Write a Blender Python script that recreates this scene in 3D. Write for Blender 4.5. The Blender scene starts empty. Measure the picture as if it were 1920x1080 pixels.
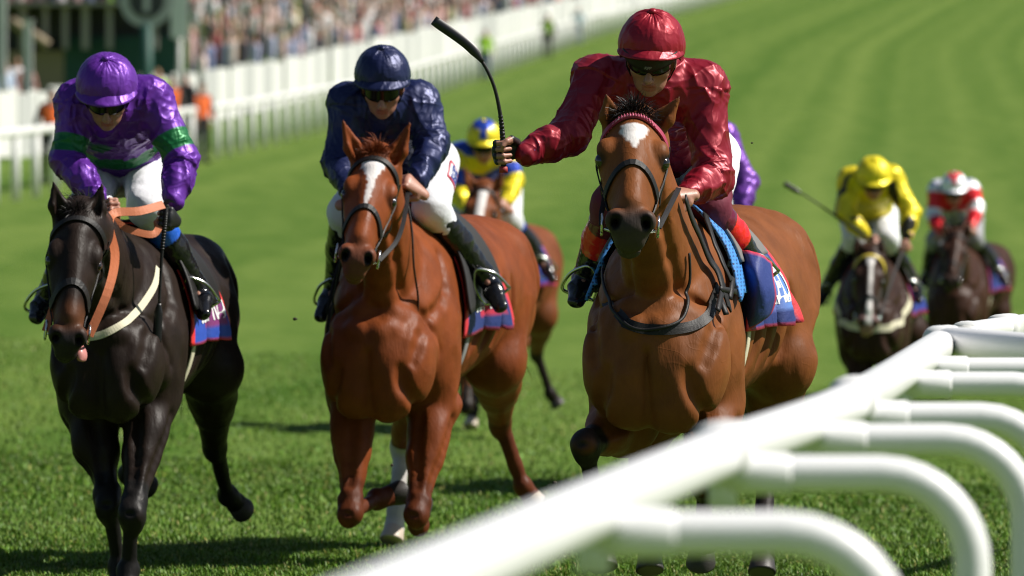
import bpy, math, random
import numpy as np
from mathutils import Vector, noise as mnoise
random.seed(7); RNG = np.random.default_rng(7)
scene = bpy.context.scene
COL = scene.collection
R_ = math.radians

# ------------------------------------------------------------------ camera, sky, sun, exposure
FPX, CX, CY, HORIZON, EYE = 13250.0, 960.0, 540.0, 340.0, 1.6
PITCH = math.atan((CY - HORIZON) / FPX)
cam = bpy.data.cameras.new('camera')
cam.sensor_width = 36.0
cam.lens = FPX / 1920.0 * 36.0
cam.clip_start = 0.5
cam.clip_end = 6000.0
cam.dof.use_dof = True
cam.dof.focus_distance = 24.9
cam.dof.aperture_fstop = 5.6
camo = bpy.data.objects.new('camera', cam)
camo.location = (0, 0, EYE)
camo.rotation_euler = (math.pi / 2 - PITCH, 0, 0)
COL.objects.link(camo)
scene.camera = camo

SUN = Vector((0.68, 0.0, 0.733)).normalized()
world = bpy.data.worlds.new('World'); scene.world = world; world.use_nodes = True
wn = world.node_tree
sky = wn.nodes.new('ShaderNodeTexSky'); sky.sky_type = 'NISHITA'; sky.sun_disc = False
sky.sun_elevation = math.asin(SUN.z); sky.sun_rotation = math.atan2(SUN.x, SUN.y)
sky.altitude = 100
bg = wn.nodes['Background']; bg.inputs[1].default_value = 0.05
wn.links.new(sky.outputs[0], bg.inputs[0])
sl = bpy.data.lights.new('sun', 'SUN'); sl.energy = 5.0; sl.angle = R_(0.53); sl.color = (1.0, 0.95, 0.87)
so = bpy.data.objects.new('sun', sl); so.rotation_euler = SUN.to_track_quat('Z', 'Y').to_euler()
so.location = (20, -10, 30); COL.objects.link(so)
scene.view_settings.view_transform = 'Standard'; scene.view_settings.look = 'None'
scene.view_settings.exposure = 0.36; scene.view_settings.gamma = 1.0
scene.view_settings.use_curve_mapping = False
scene.render.engine = 'CYCLES'
scene.cycles.use_denoising = True
scene.cycles.filter_width = 1.15; scene.cycles.max_bounces = 6; scene.cycles.diffuse_bounces = 2; scene.cycles.glossy_bounces = 3
scene.cycles.transparent_max_bounces = 6
scene.cycles.caustics_reflective = False; scene.cycles.caustics_refractive = False
scene.cycles.sample_clamp_indirect = 4

_c, _s = math.cos(PITCH), math.sin(PITCH)
def at(px, py, d):
    """World point seen at photo pixel (px, py) at distance d along the view."""
    u, v = px - CX, -(py - CY)
    y = FPX * _c + v * _s; z = -FPX * _s + v * _c
    k = d / y
    return np.array([u * k, d, EYE + z * k])

# ------------------------------------------------------------------ small vector helpers
def V3(*a): return np.array(a, dtype=float)
def nrm(v):
    v = np.asarray(v, float); n = np.linalg.norm(v, axis=-1, keepdims=True)
    return v / np.maximum(n, 1e-9)
def lerp(a, b, t): return np.asarray(a, float) * (1 - t) + np.asarray(b, float) * t
def sstep(a, b, x):
    t = np.clip((x - a) / (b - a), 0, 1); return t * t * (3 - 2 * t)
def catmull(P, n):
    P = np.asarray(P, float)
    if len(P) == 2: return np.array([lerp(P[0], P[1], t) for t in np.linspace(0, 1, n)])
    Q = np.vstack([2 * P[0] - P[1], P, 2 * P[-1] - P[-2]])
    out = []; m = len(P) - 1
    for s in np.linspace(0, m, n):
        i = min(int(s), m - 1); t = s - i
        p0, p1, p2, p3 = Q[i:i + 4]
        out.append(.5 * (2 * p1 + (p2 - p0) * t + (2 * p0 - 5 * p1 + 4 * p2 - p3) * t * t + (3 * p1 - p0 - 3 * p2 + p3) * t ** 3))
    return np.array(out)

# ------------------------------------------------------------------ objects
def tag(o, label=None, cat=None, group=None, kind=None):
    if label: o['label'] = label
    if cat: o['category'] = cat
    if group: o['group'] = group
    if kind: o['kind'] = kind
    return o
def empty(name, loc):
    o = bpy.data.objects.new(name, None); o.location = [float(c) for c in loc]
    o.empty_display_size = .1; COL.objects.link(o); return o
def link(name, me, mat, parent=None):
    o = bpy.data.objects.new(name, me)
    if mat is not None:
        if not me.materials: me.materials.append(mat)
    COL.objects.link(o)
    if parent is not None: o.parent = parent
    return o
def mesh(name, V, F, smooth=True, cols=None, attrs=None):
    V = np.ascontiguousarray(V, dtype=np.float32)
    me = bpy.data.meshes.new(name)
    if isinstance(F, np.ndarray):
        n, k = F.shape
        me.vertices.add(len(V)); me.vertices.foreach_set('co', V.ravel())
        me.loops.add(n * k); me.loops.foreach_set('vertex_index', np.ascontiguousarray(F, np.int32).ravel())
        me.polygons.add(n); me.polygons.foreach_set('loop_start', np.arange(0, n * k, k, dtype=np.int32))
        me.update(calc_edges=True); me.validate()
    else:
        me.from_pydata([tuple(map(float, v)) for v in V], [], F); me.update()
    if smooth: me.polygons.foreach_set('use_smooth', np.ones(len(me.polygons), bool))
    if cols is not None:
        a = me.attributes.new('Col', 'FLOAT_COLOR', 'POINT')
        c = np.ones((len(V), 4), np.float32); c[:, :3] = cols; a.data.foreach_set('color', c.ravel())
    for k2, arr in (attrs or {}).items():
        a = me.attributes.new(k2, 'FLOAT', 'POINT'); a.data.foreach_set('value', np.asarray(arr, np.float32))
    return me
def obj(name, V, F, mat, parent=None, smooth=True, cols=None, attrs=None):
    return link(name, mesh(name, V, F, smooth, cols, attrs), mat, parent)

class MB:
    """Collects simple shapes that make up ONE part."""
    def __init__(s): s.V = []; s.F = []; s.C = []; s.n = 0
    def add(s, V, F, c=None):
        V = np.asarray(V, float); s.V.append(V); s.F += [tuple(int(i) + s.n for i in f) for f in F]
        s.C.append(np.tile(np.array(c if c is not None else (1, 1, 1), float), (len(V), 1))); s.n += len(V); return s
    def box(s, lo, hi, c=None):
        x0, y0, z0 = lo; x1, y1, z1 = hi
        V = [(x0, y0, z0), (x1, y0, z0), (x1, y1, z0), (x0, y1, z0), (x0, y0, z1), (x1, y0, z1), (x1, y1, z1), (x0, y1, z1)]
        return s.add(V, [(0, 3, 2, 1), (4, 5, 6, 7), (0, 1, 5, 4), (1, 2, 6, 5), (2, 3, 7, 6), (3, 0, 4, 7)], c)
    def tube(s, P, r, n=8, c=None, up=None):
        V, F = tube_geo(P, r, n, up); return s.add(V, F, c)
    def build(s, name, mat, parent=None, smooth=True, col=False):
        return obj(name, np.vstack(s.V), s.F, mat, parent, smooth, np.vstack(s.C) if col else None)

def frames(P, up=None):
    P = np.asarray(P, float); T = nrm(np.gradient(P, axis=0))
    u = np.asarray(up if up is not None else (0, 0, 1), float)
    A = np.cross(T, u)
    bad = np.linalg.norm(A, axis=1) < .05
    A[bad] = np.cross(T[bad], V3(.31, .9, .2)); A = nrm(A)
    for i in range(1, len(A)):
        if np.dot(A[i], A[i - 1]) < 0: A[i] *= -1
    return T, A, np.cross(A, T)
def tube_geo(P, r, n=8, up=None, ry=None):
    P = np.asarray(P, float); m = len(P); r = np.broadcast_to(np.asarray(r, float), (m,)); r2 = r if ry is None else np.broadcast_to(ry, (m,))
    T, A, B = frames(P, up); th = np.linspace(0, 2 * math.pi, n, endpoint=False)
    V = (P[:, None] + A[:, None] * (np.cos(th)[None, :, None] * r[:, None, None]) + B[:, None] * (np.sin(th)[None, :, None] * r2[:, None, None])).reshape(-1, 3)
    F = []
    for i in range(m - 1):
        for j in range(n):
            F.append((i * n + j, i * n + (j + 1) % n, (i + 1) * n + (j + 1) % n, (i + 1) * n + j))
    F.append(tuple(range(n))[::-1]); F.append(tuple((m - 1) * n + j for j in range(n)))
    return V, F
def ribbon_geo(P, N, w, t):
    """Flat strap with real thickness along P, facing N."""
    P = np.asarray(P, float); m = len(P); T = nrm(np.gradient(P, axis=0)); N = np.asarray(N, float)
    if N.ndim == 1: N = np.tile(N, (m, 1))
    B = nrm(np.cross(T, N)); N = nrm(np.cross(B, T))
    w = np.broadcast_to(np.asarray(w, float), (m,))[:, None]; t = np.broadcast_to(np.asarray(t, float), (m,))[:, None]
    ring = [P + B * w / 2 + N * t, P - B * w / 2 + N * t, P - B * w / 2, P + B * w / 2]
    ring.insert(1, P + N * t * 1.05)
    k = 5; V = np.stack(ring, 1).reshape(-1, 3); F = []
    for i in range(m - 1):
        for j in range(k): F.append((i * k + j, i * k + (j + 1) % k, (i + 1) * k + (j + 1) % k, (i + 1) * k + j))
    F.append(tuple(range(k))[::-1]); F.append(tuple((m - 1) * k + j for j in range(k)))
    return V, F

# ------------------------------------------------------------------ signed-distance modelling: one continuous skin per body
class SDF:
    def __init__(s, lo, hi, h):
        s.lo = np.asarray(lo, float); s.h = h
        s.n = np.ceil((np.asarray(hi, float) - s.lo) / h).astype(int) + 1
        s.F = np.full(s.n, .25, np.float32)
        s.ax = [(s.lo[i] + h * np.arange(s.n[i])).astype(np.float32) for i in range(3)]
    def block(s, lo, hi):
        a = np.clip(np.floor((np.asarray(lo) - s.lo) / s.h).astype(int), 0, s.n); b = np.clip(np.ceil((np.asarray(hi) - s.lo) / s.h).astype(int) + 1, 0, s.n)
        sl = tuple(slice(a[i], b[i]) for i in range(3))
        X = s.ax[0][sl[0]][:, None, None]; Y = s.ax[1][sl[1]][None, :, None]; Z = s.ax[2][sl[2]][None, None, :]
        return sl, X, Y, Z
    def put(s, sl, d, k, sub=False):
        A = s.F[sl]
        if A.size == 0: return
        if sub:
            d = -d; hh = np.maximum(k - np.abs(A - d), 0) / k; s.F[sl] = np.maximum(A, d) + hh * hh * k * .25
        else:
            hh = np.maximum(k - np.abs(A - d), 0) / k; s.F[sl] = np.minimum(A, d) - hh * hh * k * .25
    def cone(s, a, b, ra, rb, k=.03, sub=False):
        a = np.asarray(a, float); b = np.asarray(b, float); m = max(ra, rb) + k + .04
        sl, X, Y, Z = s.block(np.minimum(a, b) - m, np.maximum(a, b) + m)
        ab = (b - a); L2 = max(float(ab @ ab), 1e-9); f = np.float32
        x, y, z = X - f(a[0]), Y - f(a[1]), Z - f(a[2])
        t = np.clip((x * f(ab[0]) + y * f(ab[1]) + z * f(ab[2])) / f(L2), 0, 1)
        d = np.sqrt((x - t * f(ab[0])) ** 2 + (y - t * f(ab[1])) ** 2 + (z - t * f(ab[2])) ** 2) - (f(ra) + t * f(rb - ra))
        s.put(sl, d, k, sub)
    def ell(s, c, r, axes=None, k=.03, sub=False):
        c = np.asarray(c, float); r = np.asarray(r, float)
        if axes is None: axes = np.eye(3)
        axes = nrm(np.asarray(axes, float)); m = np.sqrt(((axes * r[:, None]) ** 2).sum(0)) + k + .04
        sl, X, Y, Z = s.block(c - m, c + m); f = np.float32
        x, y, z = X - f(c[0]), Y - f(c[1]), Z - f(c[2]); k0 = 0; k1 = 0
        for i in range(3):
            q = (x * f(axes[i, 0]) + y * f(axes[i, 1]) + z * f(axes[i, 2])) / f(r[i]); k0 = k0 + q * q; k1 = k1 + (q / f(r[i])) ** 2
        k0 = np.sqrt(k0); k1 = np.sqrt(k1); s.put(sl, k0 * (k0 - 1) / np.maximum(k1, 1e-6), k, sub)
    def econe(s, a, b, wa, da, wb, db, u, k=.04, sub=False):
        """Cone with an elliptic section: half width w along u, half depth d across."""
        a = np.asarray(a, float); b = np.asarray(b, float); m = max(wa, da, wb, db) + k + .04
        sl, X, Y, Z = s.block(np.minimum(a, b) - m, np.maximum(a, b) + m)
        ab = b - a; L = np.linalg.norm(ab); t_ = ab / L; u = np.asarray(u, float); u = nrm(u - t_ * (u @ t_)); v = np.cross(t_, u); f = np.float32
        x, y, z = X - f(a[0]), Y - f(a[1]), Z - f(a[2])
        q = (x * f(t_[0]) + y * f(t_[1]) + z * f(t_[2])); t = np.clip(q / f(L), 0, 1); e = np.maximum(np.maximum(-q, q - f(L)), 0)
        w = f(wa) + t * f(wb - wa); d_ = f(da) + t * f(db - da); mr = np.sqrt(w * d_)
        p1 = (x * f(u[0]) + y * f(u[1]) + z * f(u[2])) / w; p2 = (x * f(v[0]) + y * f(v[1]) + z * f(v[2])) / d_; p3 = e / mr
        k0 = np.sqrt(p1 * p1 + p2 * p2 + p3 * p3); k1 = np.sqrt((p1 / w) ** 2 + (p2 / d_) ** 2 + (p3 / mr) ** 2)
        s.put(sl, k0 * (k0 - 1) / np.maximum(k1, 1e-6), k, sub)
    def loft(s, secs, u, k=.05):
        for (a, wa, da), (b, wb, db) in zip(secs[:-1], secs[1:]): s.econe(a, b, wa, da, wb, db, u, k)
    def sample(s, P):
        P = np.atleast_2d(P); g = (P - s.lo) / s.h; g = np.clip(g, 0, s.n - 1.001); i = g.astype(int); f = g - i; out = 0
        for dx in (0, 1):
            for dy in (0, 1):
                for dz in (0, 1):
                    w = (f[:, 0] if dx else 1 - f[:, 0]) * (f[:, 1] if dy else 1 - f[:, 1]) * (f[:, 2] if dz else 1 - f[:, 2])
                    out = out + w * s.F[i[:, 0] + dx, i[:, 1] + dy, i[:, 2] + dz]
        return out
    def grad(s, P):
        e = s.h * 1.5
        G = np.stack([s.sample(P + V3(*[e if j == i else 0 for j in range(3)])) - s.sample(P - V3(*[e if j == i else 0 for j in range(3)])) for i in range(3)], 1)
        return nrm(G)
    def project(s, P, off=0.0, it=10):
        P = np.array(P, float)
        for _ in range(it):
            d = s.sample(P) - off; G = s.grad(P); P = P - G * np.clip(d, -.03, .03)[:, None]
        return P
    def march(s, O, D, off, maxd=1.0, step=.006):
        O = np.atleast_2d(O).astype(float); D = nrm(np.atleast_2d(D)); t = np.zeros(len(O)); hit = np.zeros(len(O), bool)
        for _ in range(int(maxd / step)):
            f = s.sample(O + D * t[:, None]); hit |= f < off; t = np.where(hit, t, t + step)
            if hit.all(): break
        return O + D * t[:, None], hit
    def nets(s, smooth=2):
        F = s.F; I = F < 0
        c = np.zeros(tuple(s.n - 1), np.int8)
        for dx in (0, 1):
            for dy in (0, 1):
                for dz in (0, 1): c += I[dx:s.n[0] - 1 + dx, dy:s.n[1] - 1 + dy, dz:s.n[2] - 1 + dz]
        act = np.argwhere((c > 0) & (c < 8)); idx = np.full(c.shape, -1, np.int32); idx[act[:, 0], act[:, 1], act[:, 2]] = np.arange(len(act))
        acc = np.zeros((len(act), 3)); cnt = np.zeros(len(act))
        cor = [(x, y, z) for x in (0, 1) for y in (0, 1) for z in (0, 1)]
        val = {q: F[act[:, 0] + q[0], act[:, 1] + q[1], act[:, 2] + q[2]].astype(float) for q in cor}
        for q in cor:
            for ax in range(3):
                if q[ax]: continue
                r = list(q); r[ax] = 1; r = tuple(r); va, vb = val[q], val[r]; m = (va < 0) != (vb < 0)
                t = np.where(m, va / np.where(m, va - vb, 1), 0); p = np.tile(np.array(q, float), (len(act), 1)); p[:, ax] = t
                acc[m] += p[m]; cnt[m] += 1
        V = s.lo + (act + acc / np.maximum(cnt, 1)[:, None]) * s.h
        Q = []
        for ax in range(3):
            a2, a3 = (ax + 1) % 3, (ax + 2) % 3
            s0 = [slice(None)] * 3; s1 = [slice(None)] * 3; s0[ax] = slice(0, -1); s1[ax] = slice(1, None)
            A, B = I[tuple(s0)], I[tuple(s1)]; e = np.argwhere(A != B)
            ok = (e[:, a2] > 0) & (e[:, a3] > 0) & (e[:, a2] < s.n[a2] - 1) & (e[:, a3] < s.n[a3] - 1); e = e[ok]
            def cell(o2, o3):
                q = e.copy(); q[:, a2] += o2; q[:, a3] += o3; return idx[q[:, 0], q[:, 1], q[:, 2]]
            quad = np.stack([cell(-1, -1), cell(0, -1), cell(0, 0), cell(-1, 0)], 1)
            ins = A[e[:, 0], e[:, 1], e[:, 2]]; quad[~ins] = quad[~ins][:, ::-1]; Q.append(quad)
        Q = np.vstack(Q); Q = Q[(Q >= 0).all(1)]
        E = np.vstack([Q[:, [0, 1]], Q[:, [1, 2]], Q[:, [2, 3]], Q[:, [3, 0]]])
        deg = np.bincount(E.ravel(), minlength=len(V))[:, None]
        for _ in range(smooth):
            S = np.stack([np.bincount(E[:, 0], V[E[:, 1], k], len(V)) + np.bincount(E[:, 1], V[E[:, 0], k], len(V)) for k in range(3)], 1)
            V = .4 * V + .6 * S / np.maximum(deg, 1)
        return V, Q
def segdist(P, a, b):
    a = np.asarray(a, float); ab = np.asarray(b, float) - a; t = np.clip(((P - a) @ ab) / max(ab @ ab, 1e-9), 0, 1)
    return np.linalg.norm(P - a - t[:, None] * ab, axis=1), t
def vnoise(P, sc, seed=0.0):
    return np.array([mnoise.noise(Vector((p[0] * sc + seed, p[1] * sc + seed * 1.7, p[2] * sc - seed))) for p in P])

# ------------------------------------------------------------------ materials
MATS = {}
def new_mat(name):
    m = bpy.data.materials.new(name); m.use_nodes = True
    nt = m.node_tree; return m, nt, nt.nodes['Principled BSDF']
def mat(name, rgb=(.5, .5, .5), rough=.5, metal=0.0, bump=0.0, bscale=60.0, stretch=(1, 1, 1), attr=False, spec=.5, coat=0.0, sheen=0.0, var=0.0, vscale=6.0, bump2=0.0, b2scale=10.0, aniso=0.0, sss=0.0):
    if name in MATS: return MATS[name]
    m, nt, p = new_mat(name); L = nt.links.new
    p.inputs['Roughness'].default_value = rough; p.inputs['Metallic'].default_value = metal; p.inputs['Specular IOR Level'].default_value = spec
    p.inputs['Coat Weight'].default_value = coat; p.inputs['Coat Roughness'].default_value = .2; p.inputs['Sheen Weight'].default_value = sheen
    p.inputs['Anisotropic'].default_value = aniso
    if sss: p.inputs['Subsurface Weight'].default_value = sss; p.inputs['Subsurface Radius'].default_value = (.01, .004, .002); p.inputs['Subsurface Scale'].default_value = 1.0
    tc = nt.nodes.new('ShaderNodeTexCoord'); mp = nt.nodes.new('ShaderNodeMapping'); L(tc.outputs['Object'], mp.inputs[0]); mp.inputs['Scale'].default_value = stretch
    if attr:
        a = nt.nodes.new('ShaderNodeAttribute'); a.attribute_name = 'Col'; csock = a.outputs['Color']
    else:
        c = nt.nodes.new('ShaderNodeRGB'); c.outputs[0].default_value = (*rgb, 1); csock = c.outputs[0]
    if var:
        n = nt.nodes.new('ShaderNodeTexNoise'); n.inputs['Scale'].default_value = vscale; n.inputs['Detail'].default_value = 6; L(tc.outputs['Object'], n.inputs[0])
        r = nt.nodes.new('ShaderNodeMapRange'); r.inputs[1].default_value = .3; r.inputs[2].default_value = .7; r.inputs[3].default_value = 1 - var; r.inputs[4].default_value = 1 + var; L(n.outputs[0], r.inputs[0])
        mx = nt.nodes.new('ShaderNodeVectorMath'); mx.operation = 'SCALE'; L(csock, mx.inputs[0]); L(r.outputs[0], mx.inputs['Scale']); csock = mx.outputs[0]
    L(csock, p.inputs['Base Color'])
    hs = None
    for amt, sc, dist in ((bump, bscale, 0.0), (bump2, b2scale, 1.2)):
        if not amt: continue
        n = nt.nodes.new('ShaderNodeTexNoise'); n.inputs['Scale'].default_value = sc; n.inputs['Detail'].default_value = 3; n.inputs['Distortion'].default_value = dist; L(mp.outputs[0], n.inputs[0])
        b = nt.nodes.new('ShaderNodeBump'); b.inputs['Strength'].default_value = 1.0; b.inputs['Distance'].default_value = amt; L(n.outputs[0], b.inputs['Height'])
        if hs: L(hs, b.inputs['Normal'])
        hs = b.outputs[0]
    if hs: L(hs, p.inputs['Normal'])
    MATS[name] = m; return m
M_COAT = mat('horse_coat', attr=True, rough=.46, spec=.14, bump=.0012, bscale=120, stretch=(1, .6, .28), bump2=.003, b2scale=15, var=.2, vscale=9)
M_BCOAT = mat('dark_horse_coat', attr=True, rough=.44, spec=.14, bump=.001, bscale=120, stretch=(1, .6, .28), bump2=.003, b2scale=14, var=.25, vscale=9)
M_SATIN = mat('satin_silk', attr=True, rough=.40, metal=.3, spec=.4, bump=.0003, bscale=60, stretch=(1, 1, .35), bump2=.003, b2scale=9, aniso=.3)
M_CAP = mat('satin_cap', attr=True, rough=.40, metal=.3, spec=.4, bump=.0004, bscale=70, bump2=.0022, b2scale=9)
def creases(m, layers):
    nt = m.node_tree; L = nt.links.new; p = nt.nodes['Principled BSDF']; tc = nt.nodes.new('ShaderNodeTexCoord'); mp = nt.nodes.new('ShaderNodeMapping'); mp.inputs['Rotation'].default_value = (.5, .3, .4); mp.inputs['Scale'].default_value = (1, 1, .45); L(tc.outputs['Object'], mp.inputs[0])
    for sc_, wid, dist, amt in layers:
        v = nt.nodes.new('ShaderNodeTexNoise'); v.inputs['Scale'].default_value = sc_; v.inputs['Detail'].default_value = 1.5; v.inputs['Distortion'].default_value = dist; L(mp.outputs[0], v.inputs[0])
        s1 = nt.nodes.new('ShaderNodeMath'); s1.operation = 'SUBTRACT'; s1.inputs[1].default_value = .5; L(v.outputs[0], s1.inputs[0]); s2 = nt.nodes.new('ShaderNodeMath'); s2.operation = 'ABSOLUTE'; L(s1.outputs[0], s2.inputs[0])
        r2 = nt.nodes.new('ShaderNodeMapRange'); r2.inputs[1].default_value = 0; r2.inputs[2].default_value = wid; r2.inputs[3].default_value = 1; r2.inputs[4].default_value = 0; L(s2.outputs[0], r2.inputs[0])
        b = nt.nodes.new('ShaderNodeBump'); b.inputs['Distance'].default_value = amt; L(r2.outputs[0], b.inputs['Height']); old = p.inputs['Normal'].links[0].from_socket; L(old, b.inputs['Normal']); L(b.outputs[0], p.inputs['Normal'])
creases(M_SATIN, [(4.2, .15, 1.1, .009), (9.5, .16, .7, .0030)]); creases(M_CAP, [(8, .16, .8, .0035), (17, .16, .5, .0010)])
M_BREECH = mat('breeches_cloth', attr=True, rough=.75, bump=.003, bscale=28, bump2=.005, b2scale=9)
M_SKIN = mat('skin', attr=True, rough=.45, bump=.0006, bscale=120, var=.06, vscale=30)
M_BOOT = mat('boot_leather', attr=True, rough=.18, spec=.6, bump=.002, bscale=30, bump2=.005, b2scale=12)
M_LEATHER = mat('black_leather', (.010, .009, .009), rough=.55, spec=.35, bump=.0008, bscale=160)
def coat_extra(m, lo, hi):
    nt = m.node_tree; L = nt.links.new; p = nt.nodes['Principled BSDF']; tc = nt.nodes.new('ShaderNodeTexCoord')
    n = nt.nodes.new('ShaderNodeTexNoise'); n.inputs['Scale'].default_value = 11; n.inputs['Detail'].default_value = 7; n.inputs['Roughness'].default_value = .65; L(tc.outputs['Object'], n.inputs[0])
    r = nt.nodes.new('ShaderNodeMapRange'); r.inputs[1].default_value = .3; r.inputs[2].default_value = .7; r.inputs[3].default_value = lo; r.inputs[4].default_value = hi; L(n.outputs[0], r.inputs[0]); L(r.outputs[0], p.inputs['Roughness'])
    # swollen veins: thin ridges of a warped noise
    v = nt.nodes.new('ShaderNodeTexNoise'); v.inputs['Scale'].default_value = 5.5; v.inputs['Detail'].default_value = 1; v.inputs['Distortion'].default_value = 1.5; L(tc.outputs['Object'], v.inputs[0])
    s1 = nt.nodes.new('ShaderNodeMath'); s1.operation = 'SUBTRACT'; s1.inputs[1].default_value = .5; L(v.outputs[0], s1.inputs[0]); s2 = nt.nodes.new('ShaderNodeMath'); s2.operation = 'ABSOLUTE'; L(s1.outputs[0], s2.inputs[0])
    r2 = nt.nodes.new('ShaderNodeMapRange'); r2.interpolation_type = 'SMOOTHSTEP'; r2.inputs[1].default_value = 0; r2.inputs[2].default_value = .03; r2.inputs[3].default_value = 1; r2.inputs[4].default_value = 0; L(s2.outputs[0], r2.inputs[0])
    b = nt.nodes.new('ShaderNodeBump'); b.inputs['Distance'].default_value = .00025; L(r2.outputs[0], b.inputs['Height']); old = p.inputs['Normal'].links[0].from_socket; L(old, b.inputs['Normal']); L(b.outputs[0], p.inputs['Normal'])
coat_extra(M_COAT, .40, .62); coat_extra(M_BCOAT, .37, .6)
M_BROWNL = mat('tan_rubber_rein', (.55, .16, .06), rough=.6, bump=.001, bscale=200)
M_WEB = mat('pale_web', (.62, .58, .42), rough=.7, bump=.001, bscale=200)
M_STEEL = mat('steel', (.6, .6, .58), rough=.2, metal=1.0)
M_HOOF = mat('hoof_horn', (.035, .03, .028), rough=.5, bump=.001, bscale=80, stretch=(1, 1, 6))
M_PALEHOOF = mat('pale_hoof_horn', (.5, .42, .33), rough=.5, bump=.001, bscale=80)
M_EYE = mat('eye', (.006, .004, .003), rough=.06, spec=.7, coat=.5)
M_HAIR_K = mat('black_hair', (.012, .010, .010), rough=.4, spec=.4)
M_HAIR_R = mat('chestnut_hair', (.2, .05, .015), rough=.45, spec=.4)
M_HAIR_B = mat('brown_hair', (.04, .02, .012), rough=.45, spec=.4)
M_GOG = mat('goggle_lens', (.006, .006, .007), rough=.16, spec=.35)
M_BLACKP = mat('black_plastic', (.01, .01, .011), rough=.4)
M_CLOTH = mat('saddle_cloth', attr=True, rough=.62, bump=.0012, bscale=120, bump2=.006, b2scale=9)
M_LETTER = mat('white_lettering', (.8, .8, .8), rough=.6)
M_WHITE = mat('white_plastic', (.86, .86, .86), rough=.32, spec=.5, var=.03, vscale=5, bump=.0005, bscale=20)
M_PALE = mat('white_paint_wood', (.74, .74, .72), rough=.55, var=.05, vscale=3)
M_TONGUE = mat('tongue', (.55, .22, .2), rough=.3)
# ------------------------------------------------------------------ terrain: cambered straight that bends right and climbs away
def smooth_table(pts, sig):
    pts = np.array(pts, float); D = np.arange(-60, 2000, 1.0); Y = np.interp(D, pts[:, 0], pts[:, 1])
    k = np.exp(-.5 * (np.arange(-40, 41) / sig) ** 2); k /= k.sum(); return D, np.convolve(np.pad(Y, 40, mode='edge'), k, mode='valid')
_fx = smooth_table([(-60, -17), (60, -11), (100, -8.9), (117, -8.2), (160, -6.3), (200, -4.0), (232, -2.2), (331, 3.4), (430, 13.0), (520, 24), (800, 70), (2000, 300)], 10)
_fz = smooth_table([(-60, 0), (32, 0), (40, -.1), (50, -.2), (62, -.22), (75, -.02), (100, .52), (117, .9), (160, 1.95), (200, 3.2), (232, 4.45), (331, 8.2), (430, 12.6), (520, 17.5), (800, 36), (1200, 52), (2000, 60)], 6)
_fc = smooth_table([(-60, 0), (33, 0), (50, -.065), (120, -.045), (400, -.01), (2000, 0)], 5)
def fence_x(d): return np.interp(d, *_fx)
def ground_z(x, d):
    x = np.asarray(x, float); d = np.asarray(d, float)
    u = x - fence_x(d)
    z = np.interp(d, *_fz) + np.interp(d, *_fc) * np.clip(x, -40, 40)
    return z + np.clip(-u - 5, 0, 60) * .20 * sstep(70, 110, d)
ds = np.concatenate([np.arange(-60, 14, 4.0), np.arange(14, 60, .5), np.arange(60, 140, 2.0), np.arange(140, 560, 5.0), np.arange(560, 1900, 40.0)])
us = np.concatenate([np.arange(-700, -60, 40.0), np.arange(-60, -12, 4.0), np.arange(-12, 50, .75), np.arange(50, 700, 30.0)])
GD, GU = np.meshgrid(ds, us, indexing='ij'); GX = GU + fence_x(GD); GZ = ground_z(GX, GD)
nd, nu = GD.shape; I = np.arange(nd * nu).reshape(nd, nu)
GF = np.stack([I[:-1, :-1], I[:-1, 1:], I[1:, 1:], I[1:, :-1]], -1).reshape(-1, 4)
m, nt, p = new_mat('turf'); L = nt.links.new; MATS['turf'] = m
def N(t, **kw):
    n = nt.nodes.new(t)
    for k, v in kw.items(): n.inputs[int(k[1:])].default_value = v
    return n
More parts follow.
